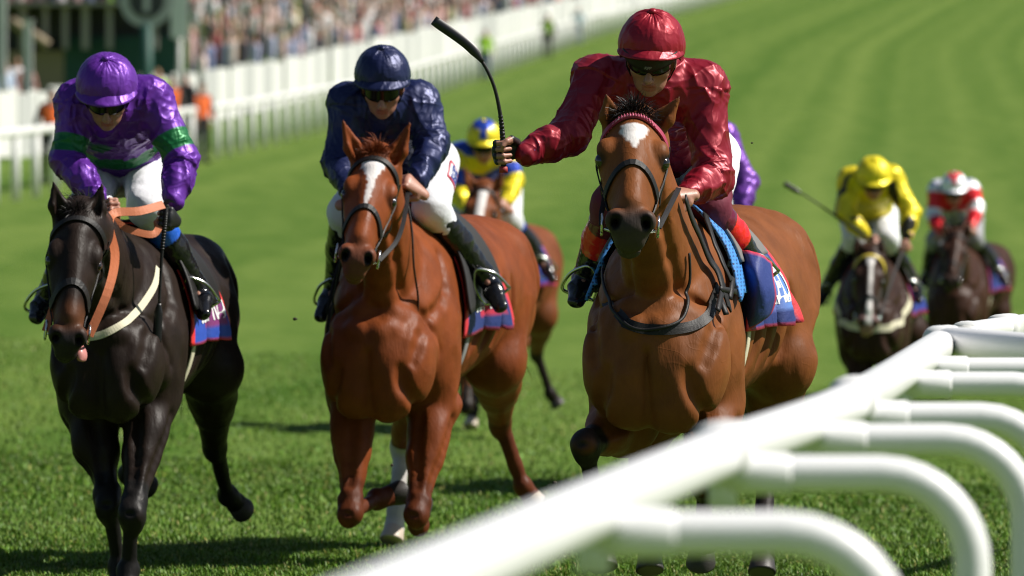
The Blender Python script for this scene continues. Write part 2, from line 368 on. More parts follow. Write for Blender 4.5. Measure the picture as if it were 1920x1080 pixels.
def add_turf_colour(nt, L, p, lo=(.054, .122, .013), hi=(.145, .215, .042)):
    au = nt.nodes.new('ShaderNodeAttribute'); au.attribute_name = 'u'; tc = nt.nodes.new('ShaderNodeTexCoord')
    nz = nt.nodes.new('ShaderNodeTexNoise'); nz.inputs['Scale'].default_value = .5; nz.inputs['Detail'].default_value = 4; L(tc.outputs['Object'], nz.inputs[0])
    ad = nt.nodes.new('ShaderNodeMath'); ad.operation = 'MULTIPLY_ADD'; ad.inputs[1].default_value = 1.6; L(nz.outputs[0], ad.inputs[0]); L(au.outputs['Fac'], ad.inputs[2])
    cmb = nt.nodes.new('ShaderNodeCombineXYZ'); L(ad.outputs[0], cmb.inputs[0])
    w1 = nt.nodes.new('ShaderNodeTexNoise'); w1.noise_dimensions = '1D'; w1.inputs['Scale'].default_value = .55; w1.inputs['Detail'].default_value = 2; L(ad.outputs[0], w1.inputs['W'])
    n2 = nt.nodes.new('ShaderNodeTexNoise'); n2.inputs['Scale'].default_value = 3.5; n2.inputs['Detail'].default_value = 8; n2.inputs['Roughness'].default_value = .7; L(tc.outputs['Object'], n2.inputs[0])
    mx = nt.nodes.new('ShaderNodeMath'); mx.operation = 'MULTIPLY_ADD'; mx.inputs[1].default_value = .55; L(n2.outputs[0], mx.inputs[0])
    m2 = nt.nodes.new('ShaderNodeMath'); m2.operation = 'MULTIPLY'; m2.inputs[1].default_value = .8; L(w1.outputs[0], m2.inputs[0]); L(m2.outputs[0], mx.inputs[2])
    mp = nt.nodes.new('ShaderNodeMapping'); mp.inputs['Scale'].default_value = (1.6, .22, 1); L(tc.outputs['Object'], mp.inputs[0]); n3 = nt.nodes.new('ShaderNodeTexNoise'); n3.inputs['Scale'].default_value = 1.0; n3.inputs['Detail'].default_value = 5; L(mp.outputs[0], n3.inputs[0])
    m3 = nt.nodes.new('ShaderNodeMath'); m3.operation = 'MULTIPLY_ADD'; m3.inputs[1].default_value = .5; L(n3.outputs[0], m3.inputs[0]); L(mx.outputs[0], m3.inputs[2]); m4 = nt.nodes.new('ShaderNodeMath'); m4.operation = 'SUBTRACT'; m4.inputs[1].default_value = .25; L(m3.outputs[0], m4.inputs[0]); mx = m4
    cr = nt.nodes.new('ShaderNodeValToRGB'); cr.color_ramp.elements[0].position = .42; cr.color_ramp.elements[0].color = (*lo, 1); cr.color_ramp.elements[1].position = .88; cr.color_ramp.elements[1].color = (*hi, 1)
    L(mx.outputs[0], cr.inputs[0]); return cr.outputs[0], tc
cs, tc = add_turf_colour(nt, L, p)
L(cs, p.inputs['Base Color']); p.inputs['Roughness'].default_value = .9; p.inputs['Specular IOR Level'].default_value = .08
nb = nt.nodes.new('ShaderNodeTexNoise'); nb.inputs['Scale'].default_value = 28; nb.inputs['Detail'].default_value = 6; L(tc.outputs['Object'], nb.inputs[0])
bb = nt.nodes.new('ShaderNodeBump'); bb.inputs['Distance'].default_value = .05; bb.inputs['Strength'].default_value = .8; L(nb.outputs[0], bb.inputs['Height']); L(bb.outputs[0], p.inputs['Normal'])
tag(obj('ground', np.stack([GX, GD, GZ], -1).reshape(-1, 3), GF, m, attrs={'u': GU.ravel()}), 'sunlit striped turf of the cambered racecourse straight', kind='structure')

# grass blades where the picture is sharp enough to show them
mg, nt, p = new_mat('grass_blades'); L = nt.links.new
a = nt.nodes.new('ShaderNodeAttribute'); a.attribute_name = 'Col'
L(a.outputs['Color'], p.inputs['Base Color']); p.inputs['Roughness'].default_value = .5; p.inputs['Specular IOR Level'].default_value = .22
p.inputs['Transmission Weight'].default_value = 0.0
def grass(n, d0, d1, hs, ws, extra=.6):
    q = RNG.random(n); d = np.sqrt(d0 ** 2 + q * (d1 ** 2 - d0 ** 2))
    half = (960 / FPX) * d + extra
    x = (RNG.random(n) * 2 - 1) * half
    cl = np.sin(x * 3.1 + d * 1.3) * np.sin(x * 1.7 - d * 2.1) + .6 * np.sin(x * 7.3 + d * 5.1)
    hgt = hs * (.55 + .9 * RNG.random(n)) * (1 + .25 * cl); wd = ws * (.7 + .6 * RNG.random(n)); az = RNG.random(n) * 2 * math.pi
    lean = .25 + .9 * RNG.random(n); dirx, diry = np.cos(az), np.sin(az); az2 = az + math.pi / 2 + RNG.normal(0, .5, n)
    wx, wy = np.cos(az2) * wd / 2, np.sin(az2) * wd / 2; z0 = ground_z(x, d) - .004
    b = np.stack([x, d, z0], 1); mid = b + np.stack([dirx * lean * hgt * .3, diry * lean * hgt * .3, hgt * .6], 1)
    tip = b + np.stack([dirx * lean * hgt * .85, diry * lean * hgt * .85, hgt * (1.05 - .35 * lean)], 1)
    W = np.stack([wx, wy, np.zeros(n)], 1)
    V = np.stack([b - W, b + W, mid + W * .8, mid - W * .8, tip], 1).reshape(-1, 3); o = np.arange(n)[:, None] * 5
    T = np.concatenate([o + np.array([[0, 1, 2]]), o + np.array([[0, 2, 3]]), o + np.array([[3, 2, 4]])])
    base = np.array([.080, .168, .014]); t = RNG.random(n)[:, None]; warm = (RNG.random(n) < .07)[:, None]
    c = base * (.6 + .9 * t) * (1 + .22 * cl[:, None]); c = np.where(warm, np.array([.24, .26, .07]) * (.5 + t), c); c[:, 0] *= (.85 + .5 * RNG.random(n))
    return V, T, np.repeat(c, 5, 0)
parts = [grass(230000, 20.5, 32, .026, .0045), grass(70000, 28, 42, .028, .007), grass(36000, 36, 66, .03, .010)]
off = 0; GV = []; GT = []; GC = []
for v, t, c in parts: GV.append(v); GT.append(t + off); GC.append(c); off += len(v)
tag(obj('grass', np.vstack(GV), np.vstack(GT), mg, smooth=False, cols=np.clip(np.vstack(GC), .004, 1)), 'short mown green grass of the racecourse', 'grass', kind='stuff')
# ------------------------------------------------------------------ near running rail (white plastic, goose-neck posts)
rail_px = [(650, 1158, 8.1), (1305, 868, 12.5), (1600, 752, 16.1), (1765, 646, 21.6)]
rp = [at(*q) for q in rail_px]
rp = [rp[0] + (rp[0] - rp[1]) * .8] + rp
rp[0][2] = 1.1
RC = catmull(rp, 60)
RC[:, 2] = np.clip(RC[:, 2], 1.085, 1.115)
def rail_x(d): return float(np.interp(d, RC[:, 1], RC[:, 0]))
def rail_geo(P, w=.044, h=.044, n=20):
    T, A, B = frames(P); th = np.linspace(0, 2 * math.pi, n, endpoint=False)
    ce, se = np.sign(np.cos(th)) * np.abs(np.cos(th)) ** .75, np.sign(np.sin(th)) * np.abs(np.sin(th)) ** .75
    Vv = (P[:, None] + A[:, None] * (ce * w)[None, :, None] + B[:, None] * (se * h)[None, :, None]).reshape(-1, 3); F = []
    for i in range(len(P) - 1):
        for j in range(n): F.append((i * n + j, i * n + (j + 1) % n, (i + 1) * n + (j + 1) % n, (i + 1) * n + j))
    F.append(tuple(range(n))[::-1]); F.append(tuple((len(P) - 1) * n + j for j in range(n))); return Vv, F
root = tag(empty('running_rail', (rail_x(13), 13, 0)), 'white plastic running rail with curved posts close to the camera', 'rail'); rl = np.array(root.location)
cuts = [float(RC[0, 1]), 13.0, 16.1, 21.6]
for a, b in zip(cuts[:-1], cuts[1:]):
    dd = np.linspace(a + .004, b - .004, 16); P = np.stack([np.interp(dd, RC[:, 1], RC[:, k]) for k in range(3)], 1); P[:, 1] = dd
    obj('rail_section', rail_geo(P)[0] - rl, rail_geo(P)[1], M_WHITE, root)
for d in cuts[1:]:
    dd = np.linspace(d - .07, d + .07, 3); P = np.stack([np.interp(dd, RC[:, 1], RC[:, k]) for k in range(3)], 1); P[:, 1] = dd
    v, f = rail_geo(P, .056, .058); obj('coupling_band', v - rl, f, M_WHITE, root)
for d in (8.4, 10.8, 13.0, 14.7, 16.1, 18.7, 20.2):
    x = rail_x(d); z = 1.062; P = [(x - .02, d, z), (x + .14, d, z), (x + .29, d, z)]
    for t in np.linspace(.15, 1, 8): P.append((x + .29 + .17 * math.sin(t * math.pi / 2), d, z - .17 * (1 - math.cos(t * math.pi / 2))))
    P += [(x + .46, d, .5), (x + .46, d, -.05)]
    v, f = tube_geo(np.array(P), .034, 18, up=(0, 1, 0)); o = obj('goose_neck_post', v - rl, f, M_WHITE, root)
    v, f = tube_geo(np.array([(x + .01, d, z), (x + .05, d, z), (x + .12, d, z), (x + .125, d, z)]), [.038, .0385, .0385, .035], 18, up=(0, 1, 0)); obj('sleeve', v - rl, f, M_WHITE, o)
    v, f = tube_geo(np.array([(x, d, 1.07), (x, d, 1.0)]), .026, 12, up=(0, 1, 0)); obj('bracket', v - rl, f, M_WHITE, o)
# the rail that turns off to the right, and the one that goes on behind it
q = catmull([at(1768, 648, 21.64), at(1790, 645, 21.5), at(1850, 650, 21.3), at(2000, 662, 20.9), at(2400, 690, 20.2)], 24)
root = tag(empty('running_rail', (q[-1][0], q[-1][1], 0)), 'short white rail turning off to the right edge at the end of the near rail', 'rail'); rl = np.array(root.location)
v, f = rail_geo(q, .05, .052); obj('rail_section', v - rl, f, M_WHITE, root)
v, f = rail_geo(q[2:4] + (q[3] - q[2]) * 0, .058, .06); obj('coupling_band', v - rl, f, M_WHITE, root)
v, f = tube_geo(np.array([q[-1] + V3(-.1, 0, 0), V3(q[-1][0] - .1, q[-1][1], -.05)]), .034, 12, up=(0, 1, 0)); obj('post', v - rl, f, M_WHITE, root)
q = catmull([at(1812, 628, 23.3), at(1835, 620, 24.0), at(1915, 608, 25.2), at(2000, 596, 26.8), at(2300, 560, 31)], 24)
root = tag(empty('running_rail', (q[-1][0], q[-1][1], 0)), 'thin far white rail with a ring joint at the right edge', 'rail'); rl = np.array(root.location)
v, f = rail_geo(q, .045, .034); obj('rail_section', v - rl, f, M_WHITE, root)
for i in (1, 9): v, f = rail_geo(q[i:i + 2] if i == 9 else q[0:2], .055, .045); obj('ring_joint', v - rl, f, M_WHITE, root)
v, f = tube_geo(np.array([q[-1] + V3(-.1, 0, 0), V3(q[-1][0] - .1, q[-1][1], -.1)]), .034, 12, up=(0, 1, 0)); obj('post', v - rl, f, M_WHITE, root)

# ------------------------------------------------------------------ far running rail with posts
def on_fence(u, d): x = float(fence_x(d)) + u; return V3(x, d, float(ground_z(x, d)))
root = tag(empty('far_running_rail', on_fence(0, 120)), 'long white running rail with upright posts along the far side of the turf', 'rail'); rl = np.array(root.location)
fp = np.array([on_fence(0, d) for d in np.arange(92, 470, 6)])
v, f = rail_geo(fp + V3(0, 0, 1.13), .07, .075, 10); obj('top_rail', v - rl, f, M_PALE, root)
pm = MB().tube(np.array([(0, 0, -.05), (0, 0, .5), (0, 0, 1.08)]), .068, 10, up=(0, 1, 0)); pme = mesh('post', np.vstack(pm.V), pm.F, True); pme.materials.append(M_PALE)
d = 93.0
while d < 465:
    o = link('post', pme, None, root); o.location = list(on_fence(0, d) - rl); o.rotation_euler.z = RNG.normal(0, .1); d += 3.0 + RNG.normal(0, .08)

# ------------------------------------------------------------------ boarded white crowd fence behind it
root = tag(empty('crowd_fence', on_fence(-5, 170)), 'tall white boarded fence between the far running rail and the crowd', 'fence'); rl = np.array(root.location)
bm = MB(); bm.box((-.03, 0, .06), (.03, 1.74, 1.42)); bme = mesh('board', np.vstack(bm.V), bm.F, False); bme.materials.append(M_PALE)
bme2 = mesh('board', np.vstack(bm.V), bm.F, False); bme2.materials.append(mat('weathered_white_wood', (.5, .51, .5), rough=.6))
d = 103.0; nb = 0
while nb < 196:
    a, b = on_fence(-3.6, d), on_fence(-3.6, d + 1.9); o = link('board', bme if nb % 3 else bme2, None, root); o.location = list(a - rl + V3(0, 0, RNG.normal(0, .05))); o.rotation_euler.z = -math.atan2(b[0] - a[0], b[1] - a[1]) - .05 + RNG.normal(0, .045); d += 1.9; nb += 1
st = MB()
while d < 480:
    a, b = on_fence(-3.6, d), on_fence(-3.6, d + 2.6)
    Vb = np.array([a + V3(-.03, 0, 0), a + V3(.03, 0, 0), b + V3(.03, 0, 0), b + V3(-.03, 0, 0)]); st.add(np.vstack([Vb, Vb + V3(0, 0, 1.42)]) - rl, [(0, 3, 2, 1), (4, 5, 6, 7), (0, 1, 5, 4), (1, 2, 6, 5), (2, 3, 7, 6), (3, 0, 4, 7)]); d += 2.8
tag(st.build('far_boards', M_PALE, root, False), kind='stuff')

# ------------------------------------------------------------------ standing people along the far rail
M_CLOTHES = mat('plain_clothes', attr=True, rough=.8)
def person(loc, top, legs, hair, skin=(.5, .27, .19), vest=None, turn=0.0, label='', hgt=1.75, arms=0.0, group=None):
    s = SDF((-.45, -.3, -.05), (.45, .35, 1.95), .02); k = .04
    for sx in (-1, 1):
        s.cone((sx * .1, 0, .92), (sx * .11, -.01, .5), .1, .065, k); s.cone((sx * .11, -.01, .5), (sx * .12, .02, .09), .062, .045, .02); s.ell((sx * .125, -.05, .05), (.05, .13, .05), k=.02)
        s.cone((sx * .19, 0, 1.42), (sx * (.27 - arms * .05), .02 - arms * .1, 1.15), .06, .05, k); s.cone((sx * (.27 - arms * .05), .02 - arms * .1, 1.15), (sx * (.27 - arms * .16), -.06 - arms * .15, .92 + arms * .2), .048, .036, .02); s.ell((sx * (.27 - arms * .16), -.07 - arms * .15, .87 + arms * .2), (.035, .045, .06), k=.02)
    s.econe((0, 0, .95), (0, 0, 1.2), .17, .12, .15, .11, (1, 0, 0), k); s.econe((0, 0, 1.2), (0, .0, 1.42), .16, .115, .19, .1, (1, 0, 0), k)
    s.cone((0, 0, 1.45), (0, -.01, 1.58), .06, .052, .03); s.ell((0, -.02, 1.66), (.078, .095, .12), k=.02); s.cone((0, -.11, 1.65), (0, -.125, 1.63), .016, .014, .01)
    Vv, Q = s.nets(1); z = Vv[:, 2]; C = np.tile(np.array(top, float), (len(Vv), 1))
    C[z < .95] = legs; C[z < .1] = (.02, .02, .02); C[z > 1.5] = skin
    hd = (np.abs(Vv[:, 0]) > .2 - arms * .12) & (z < .95 + arms * .2) & (z > .78); C[hd] = skin
    C[(z > 1.7) | ((z > 1.56) & (Vv[:, 1] > .02))] = hair
    if vest is not None: C[(z > 1.0) & (z < 1.46) & (np.abs(Vv[:, 0]) < .185)] = vest
    r = empty('person', loc); r.rotation_euler.z = turn; r.scale = [hgt / 1.78] * 3
    tag(r, label, 'person', group); obj('body', Vv, Q, M_CLOTHES, r, cols=C); return r
def stand(px, d, **kw):
    x = (px - CX) / FPX * d; return person((x, d, float(ground_z(x, d))), **kw)
OR, YG = (.9, .16, .03), (.45, .8, .05)
stand(96, 128, top=(.05, .05, .06), legs=(.03, .03, .035), hair=(.02, .015, .01), vest=OR, label='steward in an orange vest behind the white posts at the far left', turn=.3)
stand(322, 158, top=(.1, .08, .08), legs=(.12, .11, .1), hair=(.05, .03, .02), vest=OR, label='orange-vested steward just right of the purple jockey, partly hidden', turn=.4)
stand(348, 163, top=(.05, .04, .05), legs=(.03, .03, .04), hair=(.02, .015, .01), skin=(.4, .2, .15), label='person in dark clothes between the two orange-vested stewards', turn=-.4)
stand(378, 150, top=(.04, .04, .05), legs=(.02, .02, .03), hair=(.03, .02, .02), vest=OR, label='steward in orange vest and dark trousers nearest the long white fence', turn=.6, arms=.6)
stand(296, 168, top=YG, legs=(.05, .06, .1), hair=(.3, .2, .1), vest=YG, label='person in a bright yellow-green jacket behind the purple jockey\'s shoulder')
stand(910, 250, top=(.4, .6, .1), legs=(.06, .1, .25), hair=(.03, .02, .02), vest=YG, label='steward in yellow-green vest and blue jeans beside the far rail', hgt=1.85)
stand(1027, 292, top=(.03, .04, .03), legs=(.02, .02, .025), hair=(.02, .02, .02), vest=(.3, .5, .05), label='dark figure with a green vest standing at the far rail', hgt=1.85)
stand(1084, 322, top=(.35, .5, .55), legs=(.2, .27, .4), hair=(.2, .15, .1), label='small pale blue figure farthest away along the rail')
for i, (px, d, tp, hr, lb) in enumerate([(8, 156, (.5, .6, .75), (.3, .2, .12), 'spectator in pale blue at the very left edge'), (30, 162, (.75, .75, .8), (.1, .06, .04), 'spectator in white top at the left behind the white fence'), (48, 159, (.4, .2, .17), (.05, .03, .02), 'spectator in dull red at the left by the tall white post')]):
    x = (px - CX) / FPX * d; person((x, d, float(ground_z(x, d)) + .2), top=tp, legs=(.1, .1, .15), hair=hr, turn=.5, label=lb, arms=.5)

# ------------------------------------------------------------------ the crowd on the bank: one mass
cb = {'V': [], 'F': [], 'C': []}; nv = 0
prof = [(0, .16, .1), (.5, .15, .1), (.95, .17, .12), (1.25, .17, .12), (1.42, .21, .12), (1.5, .07, .06), (1.58, .075, .085), (1.68, .085, .1), (1.77, .05, .06)]
NS = 7; th = np.linspace(0, 2 * math.pi, NS, endpoint=False)
tops = [(.75, .72, .72), (.8, .78, .8), (.03, .03, .05), (.7, .5, .47), (.75, .6, .56), (.6, .57, .56), (.7, .68, .7), (.45, .2, .2), (.1, .12, .2), (.5, .42, .36), (.16, .2, .35), (.62, .36, .33), (.08, .07, .08), (.55, .5, .3), (.42, .45, .62), (.55, .12, .14), (.5, .36, .28)]
sk = [(.55, .3, .22), (.48, .25, .18), (.6, .36, .28)]
def add_spectator(x, d, z):
    global nv
    hs = RNG.uniform(.92, 1.08); a = RNG.uniform(0, 6.28); tp = np.array(tops[RNG.integers(len(tops))]) * RNG.uniform(.85, 1.2); s_ = np.array(sk[RNG.integers(3)]); hr = np.array([(.04, .025, .02), (.2, .12, .06), (.5, .42, .3), (.3, .3, .3), tp * .8][RNG.integers(5)]); lg = np.array([.06, .07, .11]) * RNG.uniform(.5, 2)
    rings = []; cc = []
    for h, rx, ry in prof:
        X, Y = np.cos(th) * rx, np.sin(th) * ry; rings.append(np.stack([x + X * math.cos(a) - Y * math.sin(a), d + X * math.sin(a) + Y * math.cos(a), np.full(NS, z + h * hs)], 1))
        cc.append(np.tile(lg if h < .9 else tp if h < 1.45 else s_ if h < 1.66 else hr, (NS, 1)))
    V_ = np.vstack(rings); cb['V'].append(V_); cb['C'].append(np.vstack(cc))
    i, j = np.meshgrid(np.arange(len(prof) - 1), np.arange(NS), indexing='ij'); j2 = (j + 1) % NS
    cb['F'].append(np.stack([i * NS + j, i * NS + j2, (i + 1) * NS + j2, (i + 1) * NS + j], -1).reshape(-1, 4) + nv); nv += len(V_)
n = 0
while n < 1900:
    d = 150 + 420 * RNG.random() ** .9; u = -5.2 - 24 * RNG.random() ** 1.3; x = float(fence_x(d)) + u
    px = CX + FPX * x / d
    if px < 345 + RNG.normal(0, 8) or px > 1300: continue
    add_spectator(x, d, float(ground_z(x, d))); n += 1
for i in range(60):
    d = 183 + RNG.random() * 3; x = (RNG.uniform(-30, 345) - CX) / FPX * d; add_spectator(x, d, float(at(0, 58, d)[2]))
tag(obj('crowd', np.vstack(cb['V']), np.vstack(cb['F']), M_CLOTHES, cols=np.vstack(cb['C'])), 'dense far-off crowd of racegoers packed on the bank behind the white fence', 'crowd', kind='stuff')

# ------------------------------------------------------------------ grey stand at the left with posts and green base
d0 = 182.0
def bx(px, py, d=d0): return at(px, py, d)
M_DG = mat('stand_grey', (.055, .055, .058), rough=.7, var=.15, vscale=.6); M_GREEN = mat('stand_green', (.012, .075, .055), rough=.6, var=.1, vscale=.6); M_TAN = mat('stand_tan', (.3, .24, .16), rough=.8); M_POST = mat('stand_post', (.36, .33, .3), rough=.7)
def wall(px0, px1, py0, py1, d, th_, name, mt, par):
    a, b = at(px0, py1, d), at(px1, py0, d); l = np.array(par.location)
    return MB().box((a[0] - l[0], d - l[1], a[2] - l[2]), (b[0] - l[0], d + th_ - l[1], b[2] - l[2])).build(name, mt, par, False)
b0 = at(150, 190, d0); root = tag(empty('grandstand', b0), 'dark grey open stand with pale posts and green base at upper left', 'building')
wall(-60, 345, 6, 110, d0, .5, 'back_wall', M_DG, root); wall(-60, 345, 58, 64, d0 + .5, 4.0, 'deck', M_DG, root); wall(120, 345, 68, 250, d0 - .6, .5, 'green_base', M_GREEN, root); wall(-60, 120, 95, 270, d0 - .6, .5, 'tan_base', M_TAN, root)
wall(-60, 348, 3, 10, d0 - 1.4, 1.6, 'parapet_beam', M_POST, root)
for px, w in ((43, 13), (85, 9), (122, 10), (160, 13), (205, 11), (290, 10)): wall(px - w / 2, px + w / 2, 6, 92, d0 - 1.1, .3, 'post', M_POST, root)
for a, b in (((20, 40), (55, 60)), ((58, 62), (90, 85))):
    P = np.array([at(*a, d0 - 1.5), at(*b, d0 - 1.5)]); v, f = tube_geo(P, .13, 8); obj('tan_brace', v - b0, f, M_TAN, root)
# furlong marker
dm = 172.0; c = at(275, 1, dm); S = FPX / dm; root = tag(empty('furlong_marker', (c[0], dm, float(ground_z(c[0], dm)))), 'round grey furlong marker with a figure 1 on a dark green pole', 'sign'); rl = np.array(root.location)
def disc(rad, y0, y1, nm, mt):
    t = np.linspace(0, 2 * math.pi, 40, endpoint=False); ring = np.stack([np.cos(t) * rad, 0 * t, np.sin(t) * rad], 1) + (c - rl)
    V_ = np.vstack([ring + V3(0, y0, 0), ring + V3(0, y1, 0)]); F = [(i, (i + 1) % 40, 40 + (i + 1) % 40, 40 + i) for i in range(40)] + [tuple(range(40)), tuple(range(40, 80))[::-1]]
    return obj(nm, V_, F, mt, root, False)
disc(50 / S, 0, .1, 'ring', mat('sign_grey', (.5, .51, .52), rough=.5)); disc(33 / S, -.03, .0, 'disc', mat('sign_dark', (.045, .047, .055), rough=.5))
fc = bpy.data.curves.new('figure', 'FONT'); fc.body = '1'; fc.size = 62 / S; fc.extrude = .01; fc.align_x = 'CENTER'; fc.align_y = 'CENTER'; fc.offset = .03
o = link('t', fc, None); dg = bpy.context.evaluated_depsgraph_get(); fm = bpy.data.meshes.new_from_object(o.evaluated_get(dg)); bpy.data.objects.remove(o); bpy.data.curves.remove(fc)
o = link('figure', fm, mat('sign_white', (.6, .6, .62), rough=.5), root); o.location = list(c - rl + V3(0, -.045, 0)); o.rotation_euler = (math.pi / 2, 0, 0)
v, f = tube_geo(np.array([c - rl + V3(0, .05, -45 / S), V3(c[0] - rl[0], .05, 0)]), .14, 10, up=(0, 1, 0)); obj('pole', v, f, M_GREEN, root)
c = at(336, 35, 177); S = FPX / 177; root = tag(empty('white_board', (c[0], 177, float(ground_z(c[0], 177)))), 'upright blank white board beside the round furlong marker', 'sign'); rl = np.array(root.location)
MB().box(c - rl + V3(-16 / S, 0, -36 / S), c - rl + V3(16 / S, .1, 45 / S)).build('board', mat('sign_board_white', (.85, .85, .85), rough=.5), root, False); v, f = tube_geo(np.array([c - rl + V3(0, .15, 0), V3(c[0] - rl[0], .15, 0)]), .06, 8, up=(0, 1, 0)); obj('post', v, f, M_PALE, root)
for px, y0, w, dd, lb in ((3, -20, 16, 152, 'tall white post cut off by the left edge'), (52, 42, 16, 155, 'thick white post standing alone behind the fence at upper left')):
    a = at(px, y0, dd); S = FPX / dd; z0 = float(ground_z(a[0], dd)); e = empty('white_post', (a[0], dd, z0)); tag(e, lb, 'post')
    MB().box((-w / 2 / S, 0, 0), (w / 2 / S, .15, a[2] - z0)).build('upright', M_PALE, e, False); MB().box((-w / 1.6 / S, -.02, a[2] - z0), (w / 1.6 / S, .17, a[2] - z0 + .06)).build('cap', M_PALE, e, False)
# ------------------------------------------------------------------ horses
def displace(V, Q, d):
    n = np.cross(V[Q[:, 2]] - V[Q[:, 0]], V[Q[:, 3]] - V[Q[:, 1]]); N = np.stack([sum(np.bincount(Q[:, k], n[:, j], len(V)) for k in range(4)) for j in range(3)], 1)
    return V + nrm(N) * d[:, None]
def strap(S, pts, w, t, off=.003, n=28, hint=None):
    P = catmull(pts, n)
    if S is not None:
        P = S.project(P, off); P[1:-1] = (P[:-2] + 2 * P[1:-1] + P[2:]) / 4; Nn = S.grad(P)
    else: Nn = np.tile(np.asarray(hint, float), (n, 1))
    return ribbon_geo(P, Nn, w, t)
def hair_geo(roots, dirs, length, wid, droop, n, spread, seed, seg=5):
    r = np.random.default_rng(seed); V = []; F = []; k = 0
    for _ in range(n):
        i = r.random() * (len(roots) - 1); a = int(i); p = lerp(roots[a], roots[min(a + 1, len(roots) - 1)], i - a) + r.normal(0, .006, 3)
        d = nrm(lerp(dirs[a], dirs[min(a + 1, len(dirs) - 1)], i - a) + r.normal(0, spread, 3)); L = length * r.uniform(.6, 1.15); w = wid * r.uniform(.6, 1.3)
        sv = nrm(np.cross(d, r.normal(0, 1, 3))); q = p.copy(); dd = d.copy()
        for s_ in range(seg + 1):
            ww = w * (1 - (s_ / seg) ** 1.5 * .92); V += [q - sv * ww / 2, q + sv * ww / 2]
            q = q + dd * L / seg; dd = nrm(dd + V3(0, 0, -droop) + r.normal(0, .05, 3))
        for s_ in range(seg): F.append((k + 2 * s_, k + 2 * s_ + 1, k + 2 * s_ + 3, k + 2 * s_ + 2))
        k += 2 * (seg + 1)
    return np.array(V), F

